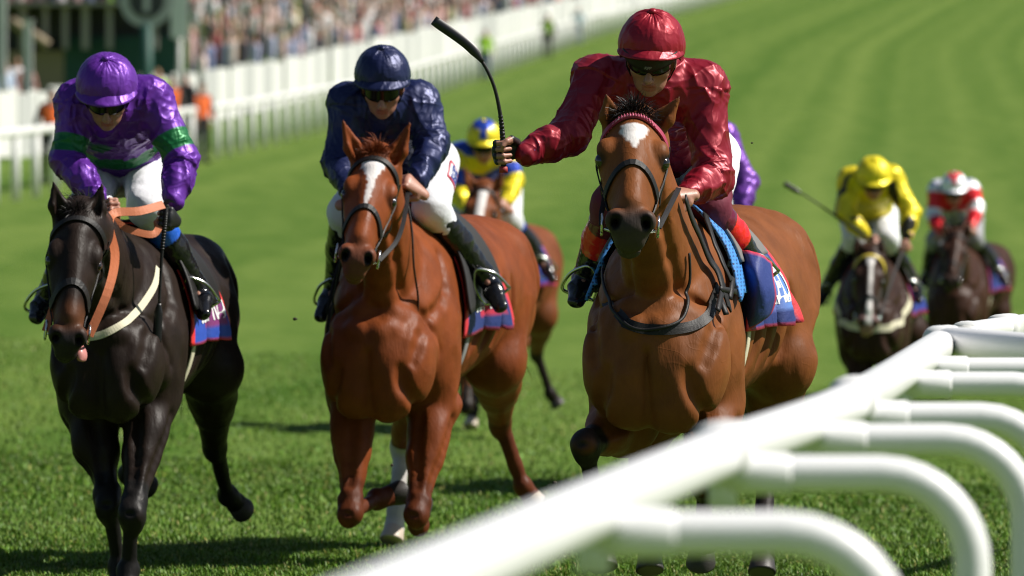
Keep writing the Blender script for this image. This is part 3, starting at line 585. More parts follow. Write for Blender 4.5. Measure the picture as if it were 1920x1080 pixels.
def dense(secs, m=5):
    n = (len(secs) - 1) * m + 1; A = catmull(np.array([np.concatenate([c, [w, d]]) for c, w, d in secs]), n); return [(a[:3], a[3], a[4]) for a in A]
def horse_body(p, vox):
    """One continuous skin grown from the joints in pose p (local metres)."""
    pts = [c for c, _, _ in p['secs']] + [q for lg in p['fore'] + p['hind'] for q in lg] + [p['poll'], p['nose'], *p['ears']]
    lo = np.min(pts, 0) - .36; hi = np.max(pts, 0) + .36; lo[2] = np.min(pts, 0)[2] - .12; hi[2] = np.max(pts, 0)[2] + .06
    lo[1] = min(lo[1], p['nose'][1] - .12)
    s = SDF(lo, hi, vox); sd = p['side']; up = V3(0, 0, 1); sc = p['secs']
    s.loft(dense(sc), sd, .012)
    fwd = nrm(sc[0][0] - sc[-1][0]); fwd[2] = 0; fwd = nrm(fwd)
    # withers ridge, croup
    s.econe(sc[1][0] + up * (sc[1][2] - .05), sc[2][0] + up * (sc[2][2] - .05), .05, .09, .06, .08, sd, .12)
    # neck
    nk = p['neck']; s.loft(dense(nk), sd, .07 if False else .012); s.econe(sc[1][0], nk[0][0], .2, .3, nk[0][1], nk[0][2], sd, .12)
    # breast: two pectorals with the groove between them
    b, bw, bd = sc[0]; g = p.get('pec', 1.0)
    for q in (-1, 1):
        s.ell(b + sd * q * bw * .46 + fwd * .10 - up * bd * .42, (bw * .50, .12, bd * .58), (sd, fwd, up), .07)
        s.ell(b + sd * q * bw * (.30 + .03 * q) + fwd * .13 - up * bd * (.72 + .04 * q), (bw * .34, .08, bd * .34), (sd, fwd, up), .05)
        s.ell(b + sd * q * bw * .74 + fwd * .03 - up * bd * .05, (bw * .40, .14, bd * .72), (sd, fwd, up), .05)
    s.econe(b + fwd * .235 + up * bd * .05, b + fwd * .235 - up * bd * .85, .005, .022, .007, .03, sd, .04, True)
    def groove(pts_, r, k, off=.0, n=9):
        P = s.project(catmull(pts_, n), off, 12)
        for a0, b0 in zip(P[:-1], P[1:]): s.cone(a0, b0, r, r, k, True)
    def ridge(pts_, r, k, off=-.01, n=9):
        P = s.project(catmull(pts_, n), off, 12)
        for a0, b0 in zip(P[:-1], P[1:]): s.cone(a0, b0, r, r, k)
    # fore legs
    for i, (E, K, Ft, H) in enumerate(p['fore']):
        q = (-1, 1)[i]; shp = sc[1][0] + sd * q * sc[1][1] * .55 - up * .02
        s.cone(shp, E, .13, .112, .07); s.ell(lerp(shp, E, .45) + sd * q * .035 + fwd * .03, (.085, .14, .19), (sd, fwd, up), .05)
        ax = nrm(K - E); s.cone(E, lerp(E, K, .5), .104, .074, .05); s.cone(lerp(E, K, .5), lerp(E, K, .86), .073, .044, .03); s.cone(lerp(E, K, .86), K, .044, .045, .02)
        s.ell(lerp(E, K, .26) + fwd * .025 + sd * q * .02, (.074, .078, .13), (sd, np.cross(sd, ax), ax), .03); s.ell(lerp(E, K, .36) - fwd * .03 - sd * q * .02, (.055, .06, .12), (sd, np.cross(sd, ax), ax), .02)
        cx_ = nrm(Ft - K); s.ell(K, (.050, .052, .066), (sd, np.cross(sd, ax), ax), .014); s.ell(K + cx_ * .02, (.047, .048, .075), (sd, np.cross(sd, cx_), cx_), .014)
        for e in (-1, 1): s.ell(K + sd * e * .022 + fwd * .018, (.026, .03, .04), (sd, np.cross(sd, ax), ax), .01)
        s.cone(lerp(K, Ft, .12), Ft, .028, .026, .012); s.cone(lerp(K, Ft, .05) - fwd * .030, Ft - fwd * .020, .017, .021, .008); s.ell(K - fwd * .045 - ax * .01, (.024, .022, .034), (sd, fwd, up), .012)
        for e in (-1, 1): s.ell(lerp(E, K, .90) + sd * e * .036, (.016, .026, .04), (sd, np.cross(sd, ax), ax), .012); s.ell(Ft + sd * e * .022 - fwd * .02, (.018, .02, .024), None, .01)
        s.ell(Ft, (.041, .043, .045), None, .02); C_ = lerp(Ft, H, .62); s.cone(Ft, C_, .033, .042, .02)
    for i, (E, K, Ft, H) in enumerate(p['fore']):
        q = (-1, 1)[i]; groove([lerp(E, K, .12) + fwd * .11 - sd * q * .02, lerp(E, K, .4) + fwd * .09 - sd * q * .015, lerp(E, K, .75) + fwd * .07 - sd * q * .005], .006, .035); groove([lerp(E, K, .15) + fwd * .03 + sd * q * .11, lerp(E, K, .5) + fwd * .03 + sd * q * .085, lerp(E, K, .8) + fwd * .02 + sd * q * .06], .006, .035)
        groove([K + fwd * .06 + sd * q * .012, K + fwd * .06 - sd * q * .012], .006, .014, 0, 4)
    # hind legs
    for i, (ST, HK, Ft, H) in enumerate(p['hind']):
        q = (-1, 1)[i]; hip = sc[-2][0] + sd * q * sc[-2][1] * .50 + up * .03; but = sc[-1][0] + sd * q * sc[-1][1] * .5
        s.cone(hip, ST, .185, .13, .08); s.cone(but, lerp(ST, HK, .35), .15, .085, .08); s.cone(hip + up * .12, but, .13, .13, .08)
        s.ell(ST + fwd * .02, (.085, .09, .11), (sd, fwd, up), .05)
        s.cone(ST, lerp(ST, HK, .5), .118, .085, .06); s.cone(lerp(ST, HK, .5), HK, .082, .046, .03)
        cn = nrm(Ft - HK); bk = p['hockback'][i] if 'hockback' in p else -fwd
        s.ell(HK, (.047, .062, .075), (sd, np.cross(sd, cn), cn), .025); pt = HK + bk * .055 - cn * .045; s.cone(HK, pt, .034, .022, .02); s.cone(pt, lerp(HK, ST, .38) + bk * .045, .018, .024, .02)
        s.cone(HK, Ft, .034, .029, .014); s.cone(lerp(HK, Ft, .1) + bk * .034, Ft + bk * .022, .019, .022, .009); s.ell(Ft, (.044, .046, .047), None, .02); C_ = lerp(Ft, H, .62); s.cone(Ft, C_, .035, .044, .02)
    # muscle lines: shoulder blade, neck groove, arm and rib cage
    c0, c1, c2 = sc[0][0], sc[1][0], sc[2][0]; nfr = nrm(np.cross(sd, nk[-1][0] - nk[0][0])); nfr = nfr if nfr[1] < 0 else -nfr
    for q in (-1, 1):
        groove([c1 + sd * q * sc[1][1] * .75 + up * .27 - fwd * .02, c1 + sd * q * sc[1][1] * 1.0 + up * .10 + fwd * .10, c0 + sd * q * bw * 1.0 + up * .12 + fwd * .08, c0 + sd * q * bw * .80 - up * .02 + fwd * .16], .007, .05)
        groove([nk[-1][0] + sd * q * nk[-1][1] * .8 + nfr * .09, nk[2][0] + sd * q * nk[2][1] * .75 + nfr * nk[2][2] * .7, nk[1][0] + sd * q * nk[1][1] * .7 + nfr * nk[1][2] * .75, nk[0][0] + sd * q * nk[0][1] * .6 + nfr * nk[0][2] * .85, c0 + sd * q * .06 + up * .16 + fwd * .2], .008, .045)
        ridge([nk[1][0] + sd * q * nk[1][1] * .3 + nfr * nk[1][2], nk[0][0] + sd * q * nk[0][1] * .35 + nfr * nk[0][2], c0 + sd * q * .05 + up * .12 + fwd * .22], .022, .05, -.014)
        groove([c1 + sd * q * sc[1][1] * 1.05 - up * .02 - fwd * .16, c1 + sd * q * sc[1][1] * 1.05 - up * .22 - fwd * .10, c1 + sd * q * sc[1][1] * .95 - up * .34 - fwd * .0], .008, .05)
        E = p['fore'][(q + 1) // 2][0]; groove([c0 + sd * q * bw * .62 - up * .05 + fwd * .2, c0 + sd * q * bw * .70 - up * bd * .55 + fwd * .18, lerp(c0 + sd * q * bw * .6 - up * bd * .95 + fwd * .1, E, .3)], .006, .05)
        h0 = sc[-2][0]; ST = p['hind'][(q + 1) // 2][0]; groove([h0 + sd * q * sc[-2][1] * .95 + up * .16, h0 + sd * q * sc[-2][1] * 1.05 - up * .05, lerp(h0 + sd * q * sc[-2][1] * 1.0, ST + sd * q * .12, .7)], .012, .07)
        for r_ in range(4):
            cc = lerp(sc[2][0], sc[4][0], .15 + r_ * .22); groove([cc + sd * q * .28 + up * .05, cc + sd * q * .3 - up * .10, cc + sd * q * .26 - up * .2 + fwd * .03], .006, .05)
    # head, in its own frame: a along the face, hs sideways, hn out of the face
    a = p['nose'] - p['poll']; L = np.linalg.norm(a); a = a / L; hs = p['hside']; hs = nrm(hs - a * (hs @ a)); hn = np.cross(hs, a)
    if hn[1] > 0: hn = -hn
    z = p.get('hscale', L / .58); AX = (hs, a, hn); l = L / .58
    def H(x, y, n_): return p['poll'] + hs * x * z + a * y * l + hn * n_ * z
    sk_ = [(H(0, .0, -.09), .062, .085), (H(0, .07, -.085), .083, .085), (H(0, .17, -.085), .096, .088), (H(0, .25, -.085), .082, .085), (H(0, .34, -.078), .062, .074), (H(0, .44, -.07), .052, .064), (H(0, .52, -.068), .056, .06)]
    s.loft([(c, w * z, d_ * z) for c, w, d_ in sk_], hs, .03)
    s.cone(H(0, -.02, -.10), nk[-1][0], .085 * z, .09 * z, .06)
    s.cone(H(0, .1, -.008), H(0, .46, -.012), .03 * z, .022 * z, .05)
    for q in (-1, 1):
        s.ell(H(q * .052, .165, -.19), (.034 * z, .105 * l, .085 * z), AX, .03)
        s.cone(H(q * .035, .24, -.19), H(q * .02, .50, -.125), .036 * z, .03 * z, .03)
        s.ell(H(q * .078, .168, -.028), (.030 * z, .05 * l, .028 * z), AX, .02)
        s.ell(H(q * .089, .205, -.05), (.024 * z, .030 * l, .026 * z), AX, .012)
        s.cone(H(q * .066, .235, -.07), H(q * .05, .40, -.085), .022 * z, .014 * z, .02)      # facial crest
        s.ell(H(q * .0985, .205, -.045), (.013 * z, .017 * l, .015 * z), AX, .012, True)
        # nostrils flared wide
        s.ell(H(q * .044, .530, -.04), (.032 * z, .042 * l, .036 * z), AX, .018)
        s.ell(H(q * .044, .562, -.022), (.0155 * z, .021 * l, .026 * z), AX, .012, True)
        s.cone(H(q * .043, .555, -.04), H(q * .036, .50, -.055), .013 * z, .008 * z, .008, True)
    s.ell(H(0, .555, -.075), (.052 * z, .04 * l, .05 * z), AX, .02); s.ell(H(0, .585, -.095), (.043 * z, .026 * l, .034 * z), AX, .018)
    s.ell(H(0, .562, -.138), (.036 * z, .036 * l, .027 * z), AX, .014); s.ell(H(0, .535, -.152), (.03 * z, .03 * l, .024 * z), AX, .02)
    # mouth line
    s.econe(H(-.05, .575, -.122), H(.05, .575, -.122), .0045, .014, .0045, .014, a, .006, True)
    # ears
    for i, tip in enumerate(p['ears']):
        q = (-1, 1)[i]; eb = H(q * .060, .018, -.072); ev = tip - eb; el = np.linalg.norm(ev); ev = ev / el; ew = nrm(np.cross(ev, hn)); en = np.cross(ew, ev)
        if en[1] > 0: en = -en
        s.econe(eb, lerp(eb, tip, .42), .028, .024, .040, .026, ew, .02); s.econe(lerp(eb, tip, .42), lerp(eb, tip, .93), .040, .024, .006, .006, ew, .012)
        s.econe(lerp(eb, tip, .2) + en * .026, lerp(eb, tip, .82) + en * .016, .021, .019, .009, .009, ew, .008, True)
    return s, H, (hs, a, hn, z, l)

def hoof_geo(Ft, H, fwd, r=.058):
    C_ = lerp(Ft, H, .55); ax = nrm(H - Ft); sd = nrm(np.cross(fwd, ax)); ft = np.cross(ax, sd)
    if ft @ fwd < 0: ft = -ft
    n = 18; t = np.linspace(0, 2 * math.pi, n, endpoint=False); R = []
    for k, (q, rr, o) in enumerate(((0, .72, -.006), (.06, .8, -.003), (.9, 1.0, .012), (1.0, .99, .013), (1.0, .8, .01))):
        c = lerp(C_, H + ax * .012, q) + ft * o; rad = r * rr * (1 + .10 * np.cos(t)); R.append(c + ft * (np.cos(t) * rad)[:, None] + sd * (np.sin(t) * rad * .92)[:, None])
    V = np.vstack(R); F = []
    for i in range(4):
        for j in range(n): F.append((i * n + j, i * n + (j + 1) % n, (i + 1) * n + (j + 1) % n, (i + 1) * n + j))
    F += [tuple(range(n))[::-1], tuple(4 * n + j for j in range(n))]; return V, F

def text_pts(body, size):
    fc = bpy.data.curves.new('t', 'FONT'); fc.body = body; fc.size = size; fc.offset = size * .025; fc.resolution_u = 3; fc.shear = .18
    o = bpy.data.objects.new('t', fc); COL.objects.link(o); dg = bpy.context.evaluated_depsgraph_get(); me = bpy.data.meshes.new_from_object(o.evaluated_get(dg))
    V = np.array([v.co for v in me.vertices]); F = [tuple(q.vertices) for q in me.polygons]; bpy.data.objects.remove(o); bpy.data.curves.remove(fc); bpy.data.meshes.remove(me); return V, F

def drape(S, p, y0, y1, phi0, phi1, off, nu, nv, lift=None):
    """Grid laid over the back: stations y0..y1 (index along sections), angles phi0..phi1 from the top."""
    sc = p['secs']; cs = np.array([c for c, _, _ in sc]); sd = p['side']; out = np.zeros((nu, nv, 3))
    for i, t in enumerate(np.linspace(0, 1, nu)):
        for j, w in enumerate(np.linspace(0, 1, nv)):
            y = y0(w) * (1 - t) + y1(w) * t; a = min(int(y), len(cs) - 2); c = lerp(cs[a], cs[a + 1], y - a); ph = phi0 + (phi1 - phi0) * w
            d = sd * math.sin(ph) + V3(0, 0, 1) * math.cos(ph); o_ = c + d * .62; out[i, j] = o_
    O = out.reshape(-1, 3)
    D = []
    for i, t in enumerate(np.linspace(0, 1, nu)):
        for j, w in enumerate(np.linspace(0, 1, nv)):
            ph = phi0 + (phi1 - phi0) * w; D.append(-(sd * math.sin(ph) + V3(0, 0, 1) * math.cos(ph)))
    P, hit = S.march(O, np.array(D), .02, .7); P = S.project(P, off, 6); P = P.reshape(nu, nv, 3)
    if lift is not None:
        G = S.grad(P.reshape(-1, 3)).reshape(nu, nv, 3); P = P + G * lift[:, :, None]
    return P
def sheet_geo(P, t, Nrm=None):
    nu, nv = P.shape[:2]; du = np.gradient(P, axis=0); dv = np.gradient(P, axis=1); Nn = nrm(np.cross(du, dv)) if Nrm is None else Nrm
    if Nn[:, :, 2].mean() < 0 and Nrm is None: Nn = -Nn
    A = (P + Nn * t).reshape(-1, 3); B = P.reshape(-1, 3); m = nu * nv; I = np.arange(m).reshape(nu, nv); F = []
    for i in range(nu - 1):
        for j in range(nv - 1):
            q = (I[i, j], I[i, j + 1], I[i + 1, j + 1], I[i + 1, j]); F.append(q); F.append(tuple(x + m for x in q[::-1]))
    bd = list(I[0, :]) + list(I[1:, -1]) + list(I[-1, -2::-1]) + list(I[-2:0:-1, 0])
    for k in range(len(bd)): a_, b_ = bd[k], bd[(k + 1) % len(bd)]; F.append((b_, a_, a_ + m, b_ + m))
    return np.vstack([A, B]), F, Nn

def make_horse(p, base, label, coat, vox, M=M_COAT, hair=M_HAIR_K, detail=2, tack=None, group=None):
    root = tag(empty('racehorse', base), label, 'horse', group); s, H, (hs, ha, hn, z, l) = horse_body(p, vox)
    V, Q = s.nets(1); sc = p['secs']; sd = p['side']
    if detail > 1:
        hd_ = np.linalg.norm(V - lerp(p['poll'], p['nose'], .5), axis=1) < .45; q3 = 1 - 2 * np.abs(np.array([mnoise.noise(Vector((q_[0] * 7, q_[1] * 5, q_[2] * 4.5))) for q_ in V])); q4 = np.array([mnoise.noise(Vector((q_[0] * 24, q_[1] * 16, q_[2] * 9))) for q_ in V]); V = displace(V, Q, np.where(hd_, .15, 1.0) * (.0045 * q3 + .0028 * q4))
    fwd = sc[0][0] - sc[-1][0]; fwd[2] = 0; fwd = nrm(fwd)
    C = np.tile(np.array(coat['body'], float), (len(V), 1))
    rel = V - p['poll']; hx, hy, hz = rel @ hs / z, rel @ ha / l, rel @ hn / z; head = (hy > -.08) & (np.abs(hx) < .2) & (hz > -.3) & (hz < .2) & (hy < .7)
    nzv = np.array([mnoise.noise(Vector(q * 9)) for q in V]) if detail > 1 else np.zeros(len(V)); fine = np.array([mnoise.noise(Vector(q * 55)) for q in V]) if detail > 1 else np.zeros(len(V))
    def mixc(w, col): nonlocal C; w = np.clip(w, 0, 1)[:, None]; C = C * (1 - w) + np.array(col, float) * w
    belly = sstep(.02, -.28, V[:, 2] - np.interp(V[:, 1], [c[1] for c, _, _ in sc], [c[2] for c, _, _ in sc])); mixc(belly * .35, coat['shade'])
    if 'points' in coat:  # dark leg points; on the chestnut, shade painted into the lower legs
        for legs, up_ in ((p['fore'], .16), (p['hind'], .05)):
            for (E, K, Ft, Hf) in legs:
                d1, t1 = segdist(V, lerp(K, E, up_), K); d2, _ = segdist(V, K, Ft); d3, _ = segdist(V, Ft, Hf); dmin = np.minimum(np.minimum(d1, d2), d3)
                mixc(sstep(.080, .058, dmin + nzv * .012) * coat.get('pointw', 1.0), coat['points'])
    for leg, frac, col in coat.get('socks', []):
        E, K, Ft, Hf = leg; a_ = lerp(K, Ft, 1 - frac); d2, _ = segdist(V, a_, Ft); d3, _ = segdist(V, Ft, Hf); mixc(sstep(.075, .06, np.minimum(d2, d3)), col)
    # muzzle, eye rims, nostril insides, ear tips
    mz = head * sstep(.46, .56, hy + nzv * .03); mixc(mz * coat.get('mz', .9), coat['muzzle'])
    if 'tan' in coat: mixc(head * sstep(.36, .45, hy) * sstep(.56, .47, hy), coat['tan'])
    for q in (-1, 1):
        de = np.linalg.norm(np.stack([hx - q * .092, hy - .205, hz + .046], 1) / V3(.03, .034, .034), axis=1); mixc(head * sstep(1.25, .75, de) * .85, coat['eye'])
        dn = np.linalg.norm(np.stack([hx - q * .044, hy - .552, hz + .028], 1) / V3(.018, .03, .034), axis=1); mixc(head * sstep(1.15, .85, dn), (.008, .006, .006))
    for k, tip in enumerate(p['ears']): mixc(sstep(.035, .0, np.linalg.norm(V - tip, axis=1)) * .8, coat['eye'])
    face = head & (hz > -.07)
    for (y0, w0, y1, w1) in coat.get('blaze', []):
        t = np.clip((hy - y0) / (y1 - y0), 0, 1); w = w0 + (w1 - w0) * t; cx_ = coat.get('bx', 0)
        inside = sstep(.005, -.004, np.abs(hx - cx_ - nzv * .006) - w + fine * .007) * sstep(y0 - .006, y0 + .004, hy + fine * .008) * sstep(y1 + .006, y1 - .004, hy + fine * .008); mixc(face * inside, (.72, .68, .66))
    body = obj('body', V, Q, M, root, cols=np.clip(C, 0, 1))
    for q in (-1, 1):
        t = np.linspace(0, math.pi, 9); ph = np.linspace(0, 2 * math.pi, 14, endpoint=False); c = H(q * .0915, .205, -.047)
        Vs = np.array([c + (hs * math.sin(a_) * math.cos(b_) + ha * math.sin(a_) * math.sin(b_) * 1.15 + hn * math.cos(a_)) * .0205 * z for a_ in t for b_ in ph])
        Fs = [(i * 14 + j, i * 14 + (j + 1) % 14, (i + 1) * 14 + (j + 1) % 14, (i + 1) * 14 + j) for i in range(8) for j in range(14)]; obj('eye', Vs, Fs, M_EYE, root)
    for k, leg in enumerate(p['fore'] + p['hind']):
        v, f = hoof_geo(leg[2], leg[3], fwd); pale = k in coat.get('palehoof', ()); obj('hoof', v, f, M_PALEHOOF if pale else M_HOOF, root)
    # mane and forelock
    nk = p['neck']; cr = [H(0, -.02, -.03)] + [c + nrm(np.cross(sd, (nk[0][0] - nk[-1][0]))) * 0 + V3(0, .35, 1) / 1.06 * d_ for c, w, d_ in nk[::-1]]
    hd = detail > 1
    v, f = hair_geo(np.array(cr), np.array([sd * p.get('maneside', -1) * .8 + V3(0, .1, .5)] * len(cr)), .10, .006, .35, 420 if hd else 60, .35, 3); obj('mane', v, f, hair, root)
    fl = p.get('forelock', (0, .3, .8)); v, f = hair_geo(np.array([H(-.03, .015, -.035), H(0, .0, -.02), H(.03, .015, -.035)]), np.array([hn * fl[0] * 1.0 + V3(-.35, 0, 0) * fl[1] + V3(0, 0, fl[2]), hn * fl[0] + V3(0, 0, fl[2]), hn * fl[0] + V3(.35, 0, 0) * fl[1] + V3(0, 0, fl[2])]), p.get('fllen', .075), .0034, p.get('fldroop', .25), 900 if hd else 40, .3, 5); obj('forelock', v, f, hair, root)
    tl = p['tail']; v, f = hair_geo(np.array([tl[0], tl[0] + (tl[1] - tl[0]) * .12]), np.array([tl[1] - tl[0]] * 2), np.linalg.norm(tl[1] - tl[0]), .012, .06, 240 if hd else 50, .12, 9, 7); obj('tail', v, f, hair, root)
    # ---------------- bridle
    br = empty('bridle', (0, 0, 0)); br.parent = root; T = tack or {}; lm = M_LEATHER
    def put(name, pts, w, t_=.004, off=.004, n=30, m_=lm, par=br):
        v, f = strap(s, pts, w, t_, off, n); return obj(name, v, f, m_, par, smooth=False)
    bb = put('browband', [H(-.108, .09, -.10), H(-.088, .066, -.035), H(-.05, .046, .0), H(0, .04, .01), H(.05, .046, .0), H(.088, .066, -.035), H(.108, .09, -.10)], .022, .006, m_=T.get('brow', lm))
    if T.get('beads') and detail:
        bp = catmull(s.project(np.array([H(-.1, .08, -.07), H(-.05, .046, .0), H(0, .04, .01), H(.05, .046, .0), H(.1, .08, -.07)]), .009), 26); mb = MB()
        for b_ in bp[1:-1]: mb.tube(np.array([b_ + ha * .009, b_ - ha * .009]) + hn * .002, [.006, .0012], 5)
        mb.build('browband_studs', T['beads'], bb)
    nb_y = T.get('nose_y', .40)
    put('noseband', [H(-.06, nb_y + .05, -.14), H(-.075, nb_y + .03, -.085), H(-.06, nb_y - .005, -.02), H(0, nb_y - .035, .02), H(.06, nb_y - .005, -.02), H(.075, nb_y + .03, -.085), H(.06, nb_y + .05, -.14)], T.get('nose_w', .024), .006, .004)
    for q in (-1, 1):
        put('cheekpiece', [H(q * .108, .09, -.10), H(q * .105, .2, -.11), H(q * .085, .33, -.10), H(q * .075, .46, -.095)], .019, .005)
        put('throat_lash', [H(q * .1, .05, -.10), H(q * .1, .12, -.2), H(q * .05, .16, -.27)], .015, .004)
        rc = H(q * .076, .485, -.098); t = np.linspace(0, 2 * math.pi, 22); ringp = np.array([rc + ha * math.cos(a_) * .036 + hn * math.sin(a_) * .036 + hs * q * .008 for a_ in t]); v, f = tube_geo(ringp, .0052, 8); obj('bit_ring', v, f, M_STEEL, br)
        if detail: put('lip_strap', [H(q * .074, .43, -.1), H(q * .06, .5, -.14), H(q * .03, .54, -.18)], .013, .004)
    v, f = tube_geo(np.array([H(-.075, .49, -.11), H(0, .52, -.115), H(.075, .49, -.11)]), .007, 8); obj('bit_mouthpiece', v, f, M_STEEL, br)
    p['_sdf'] = s; p['_H'] = H; p['_root'] = root; p['_bridle'] = br; p['_hv'] = (hs, ha, hn, z, l)
    return root

def saddle_set(p, T, detail=2):
    """Saddle, pad, number cloth with lettering, girth, breast girth: worn by the horse."""
    s, root = p['_sdf'], p['_root']; sd = p['side']; up = V3(0, 0, 1)
    c0, c1, lt = T['cloth'], T['border'], T.get('text'); nu, nv = (44, 64) if detail > 1 else (18, 28); pm = T.get('phi', 1.45)
    wv = np.linspace(-1, 1, nv)
    f0 = lambda w: T.get('y0', 1.35); f1 = lambda w: T.get('y1', 3.1) + T.get('flare', .45) * abs(2 * w - 1) ** 2
    lift = np.zeros((nu, nv)); fl = np.abs(wv)[None, :] ** 3; lift += fl * .05 * np.linspace(.1, 1, nu)[:, None] + fl * .012 * np.sin(np.linspace(0, 9, nu))[:, None]
    P = drape(s, p, f0, f1, -pm, pm, .010, nu, nv, lift); v, f, Nn = sheet_geo(P, .006)
    C = np.tile(np.array(c0, float), (nu * nv, 1)).reshape(nu, nv, 3); e = max(1, int(nv * .03)); e2 = max(1, int(nu * .07)); C[:, :e] = c1; C[:, -e:] = c1; C[-e2:, :] = c1; C[:e2, :] = c1
    pn = T.get('panel')
    if pn is not None:
        for sgn in (0, 1):
            j0, j1 = (int(nv * .76), int(nv * .945)); sl_ = slice(j0, j1) if sgn else slice(nv - j1, nv - j0); k = slice(int(nu * .42), int(nu * .9)); g = np.linspace(0, 1, C[k, sl_].shape[0])[:, None, None]; C[k, sl_] = np.array(pn[0]) * (1 - g) + np.array(pn[1]) * g
    CC = np.vstack([C.reshape(-1, 3)] * 2); cl = obj('number_cloth', v, f, M_CLOTH, root, cols=CC)
    if lt:
        tv, tf = text_pts(lt, 1.0); tv = tv[:, :2]; lo, hi = tv.min(0), tv.max(0); tv = (tv - lo) / (hi - lo)
        for sgn in (1, -1):
            # reading direction: along the flank
            tt = tv[:, 0] if sgn > 0 else 1 - tv[:, 0]; uu = (T.get('tx0', .28) + tt * (T.get('tx1', .93) - T.get('tx0', .28))) * (nu - 1)
            if sgn > 0: uu = (T.get('tx0', .28) + tv[:, 0] * (T.get('tx1', .93) - T.get('tx0', .28))) * (nu - 1)
            ww = (.945 - (tv[:, 1]) * .13 - .025); ww = ww * (nv - 1) if sgn > 0 else (1 - ww) * (nv - 1)
            i0 = np.clip(uu.astype(int), 0, nu - 2); j0 = np.clip(ww.astype(int), 0, nv - 2); a, b = (uu - i0)[:, None], (ww - j0)[:, None]
            def smp(G): return G[i0, j0] * (1 - a) * (1 - b) + G[i0 + 1, j0] * a * (1 - b) + G[i0, j0 + 1] * (1 - a) * b + G[i0 + 1, j0 + 1] * a * b
            obj('lettering', smp(P) + smp(Nn) * .0085, [q if sgn < 0 else q[::-1] for q in tf], M_LETTER, cl)
    # saddle pad, saddle
    if T.get('pad') is not None:
        P2 = drape(s, p, lambda w: 1.2 - .45 * abs(2 * w - 1), lambda w: 2.2, -1.2, 1.2, .022, 26, 44); v, f, _ = sheet_geo(P2, .012); obj('saddle_pad', v, f, T['padmat'], root)
    if T.get('flap') is not None:
        P3 = drape(s, p, lambda w: 1.5 - .25 * abs(2 * w - 1), lambda w: 2.35 + .35 * abs(2 * w - 1), -T['flap'], T['flap'], .036, 22, 40); v, f, _ = sheet_geo(P3, .012); obj('saddle', v, f, T.get('flapmat', M_LEATHER), root)
    if T.get('girth', True):
        cs = [c for c, _, _ in p['secs']]; c = lerp(cs[1], cs[2], .75); hw = p['secs'][2][1]; hd = p['secs'][2][2]
        pts = [c + sd * math.sin(a) * (hw + .02) + up * math.cos(a) * (hd + .02) for a in np.linspace(-2.9, 2.9, 16)]
        v, f = strap(s, pts, .07, .006, .012, 60); obj('girth', v, f, T.get('girthmat', M_WEB), root)
    if T.get('breast') is not None:
        v, f = strap(s, T['breast'], T.get('breastw', .05), .004, .004, 60); obj('breast_girth', v, f, T['breastmat'], root, smooth=False)
# ------------------------------------------------------------------ poses read from the photograph, with real depth along each horse
def posefn(px, d0):
    b = at(px, 500, d0); B = V3(b[0], d0, float(ground_z(b[0], d0)))
    def J(x, y, dy): return at(x, y, d0 + dy) - B
    return B, J
def hits(p, d0, B, pix, off=.006, y0=-.3):
    O = np.array([at(x, y, d0 + y0) for x, y in pix]) - B; D = np.array([nrm(at(x, y, d0) - V3(0, 0, EYE)) for x, y in pix]); P, h = p['_sdf'].march(O, D, off + .01, 3.5, .006); return p['_sdf'].project(P, off, 6)
def side_of(yaw): return V3(math.cos(yaw), math.sin(yaw), 0)
# leading bay on the right
BR, J = posefn(1240, 25.0)
PR = dict(side=side_of(-.15), secs=[(J(1233, 668, .14), .228, .245), (J(1248, 606, .45), .248, .37), (J(1278, 596, .85), .25, .385), (J(1318, 585, 1.2), .275, .35), (J(1360, 560, 1.5), .275, .31), (J(1385, 545, 1.8), .265, .315), (J(1395, 590, 2.05), .20, .25)],
    neck=[(J(1255, 560, .42), .15, .30), (J(1235, 470, .15), .125, .235), (J(1212, 370, -.10), .10, .18), (J(1195, 268, -.26), .085, .125)],
    poll=J(1189, 212, -.36), nose=J(1183, 414, -.72), hside=V3(1, .04, 0), ears=[J(1136, 172, -.36), J(1277, 178, -.34)], hscale=1.17,
    fore=[(J(1168, 795, .38), J(1098, 832, -.02), J(1122, 985, .16), J(1132, 1062, .10)), (J(1335, 765, .42), J(1322, 905, .12), J(1318, 1000, .36), J(1316, 1048, .42))],
    hind=[(J(1285, 690, 1.45), J(1205, 865, 1.95), J(1216, 1000, 1.72), J(1220, 1068, 1.66)), (J(1462, 680, 1.50), J(1436, 895, 1.95), J(1431, 1010, 1.74), J(1430, 1072, 1.68))],
    tail=(J(1390, 520, 2.25), J(1385, 760, 2.55)), forelock=(.1, 1.5, .8), fllen=.10, fldroop=.32)
# chestnut in the middle
BM, J = posefn(725, 29.4)
PM = dict(side=side_of(-.17), secs=[(J(712, 668, .14), .208, .245), (J(738, 598, .45), .25, .385), (J(775, 575, .85), .255, .40), (J(818, 560, 1.2), .285, .36), (J(855, 545, 1.5), .275, .31), (J(880, 540, 1.8), .26, .31), (J(893, 580, 2.05), .20, .25)],
    neck=[(J(735, 560, .42), .15, .30), (J(722, 480, .12), .12, .23), (J(712, 395, -.12), .10, .17), (J(706, 320, -.26), .085, .125)],
    poll=J(707, 290, -.34), nose=J(668, 482, -.72), hside=V3(1, .16, .03), ears=[J(640, 220, -.33), J(771, 224, -.30)], hscale=1.04,
    fore=[(J(664, 735, .38), J(657, 962, .10), J(706, 936, .40), J(742, 926, .48)), (J(812, 752, .44), J(781, 965, .14), J(784, 985, .50), J(790, 950, .60))],
    hind=[(J(800, 660, 1.45), J(752, 838, 2.10), J(745, 958, 1.92), J(736, 1012, 1.86)), (J(928, 680, 1.55), J(938, 790, 2.05), J(980, 912, 2.10), J(1002, 940, 2.12))],
    tail=(J(890, 520, 2.25), J(880, 700, 2.6)), forelock=(.3, .8, .9), fllen=.085, fldroop=.22)
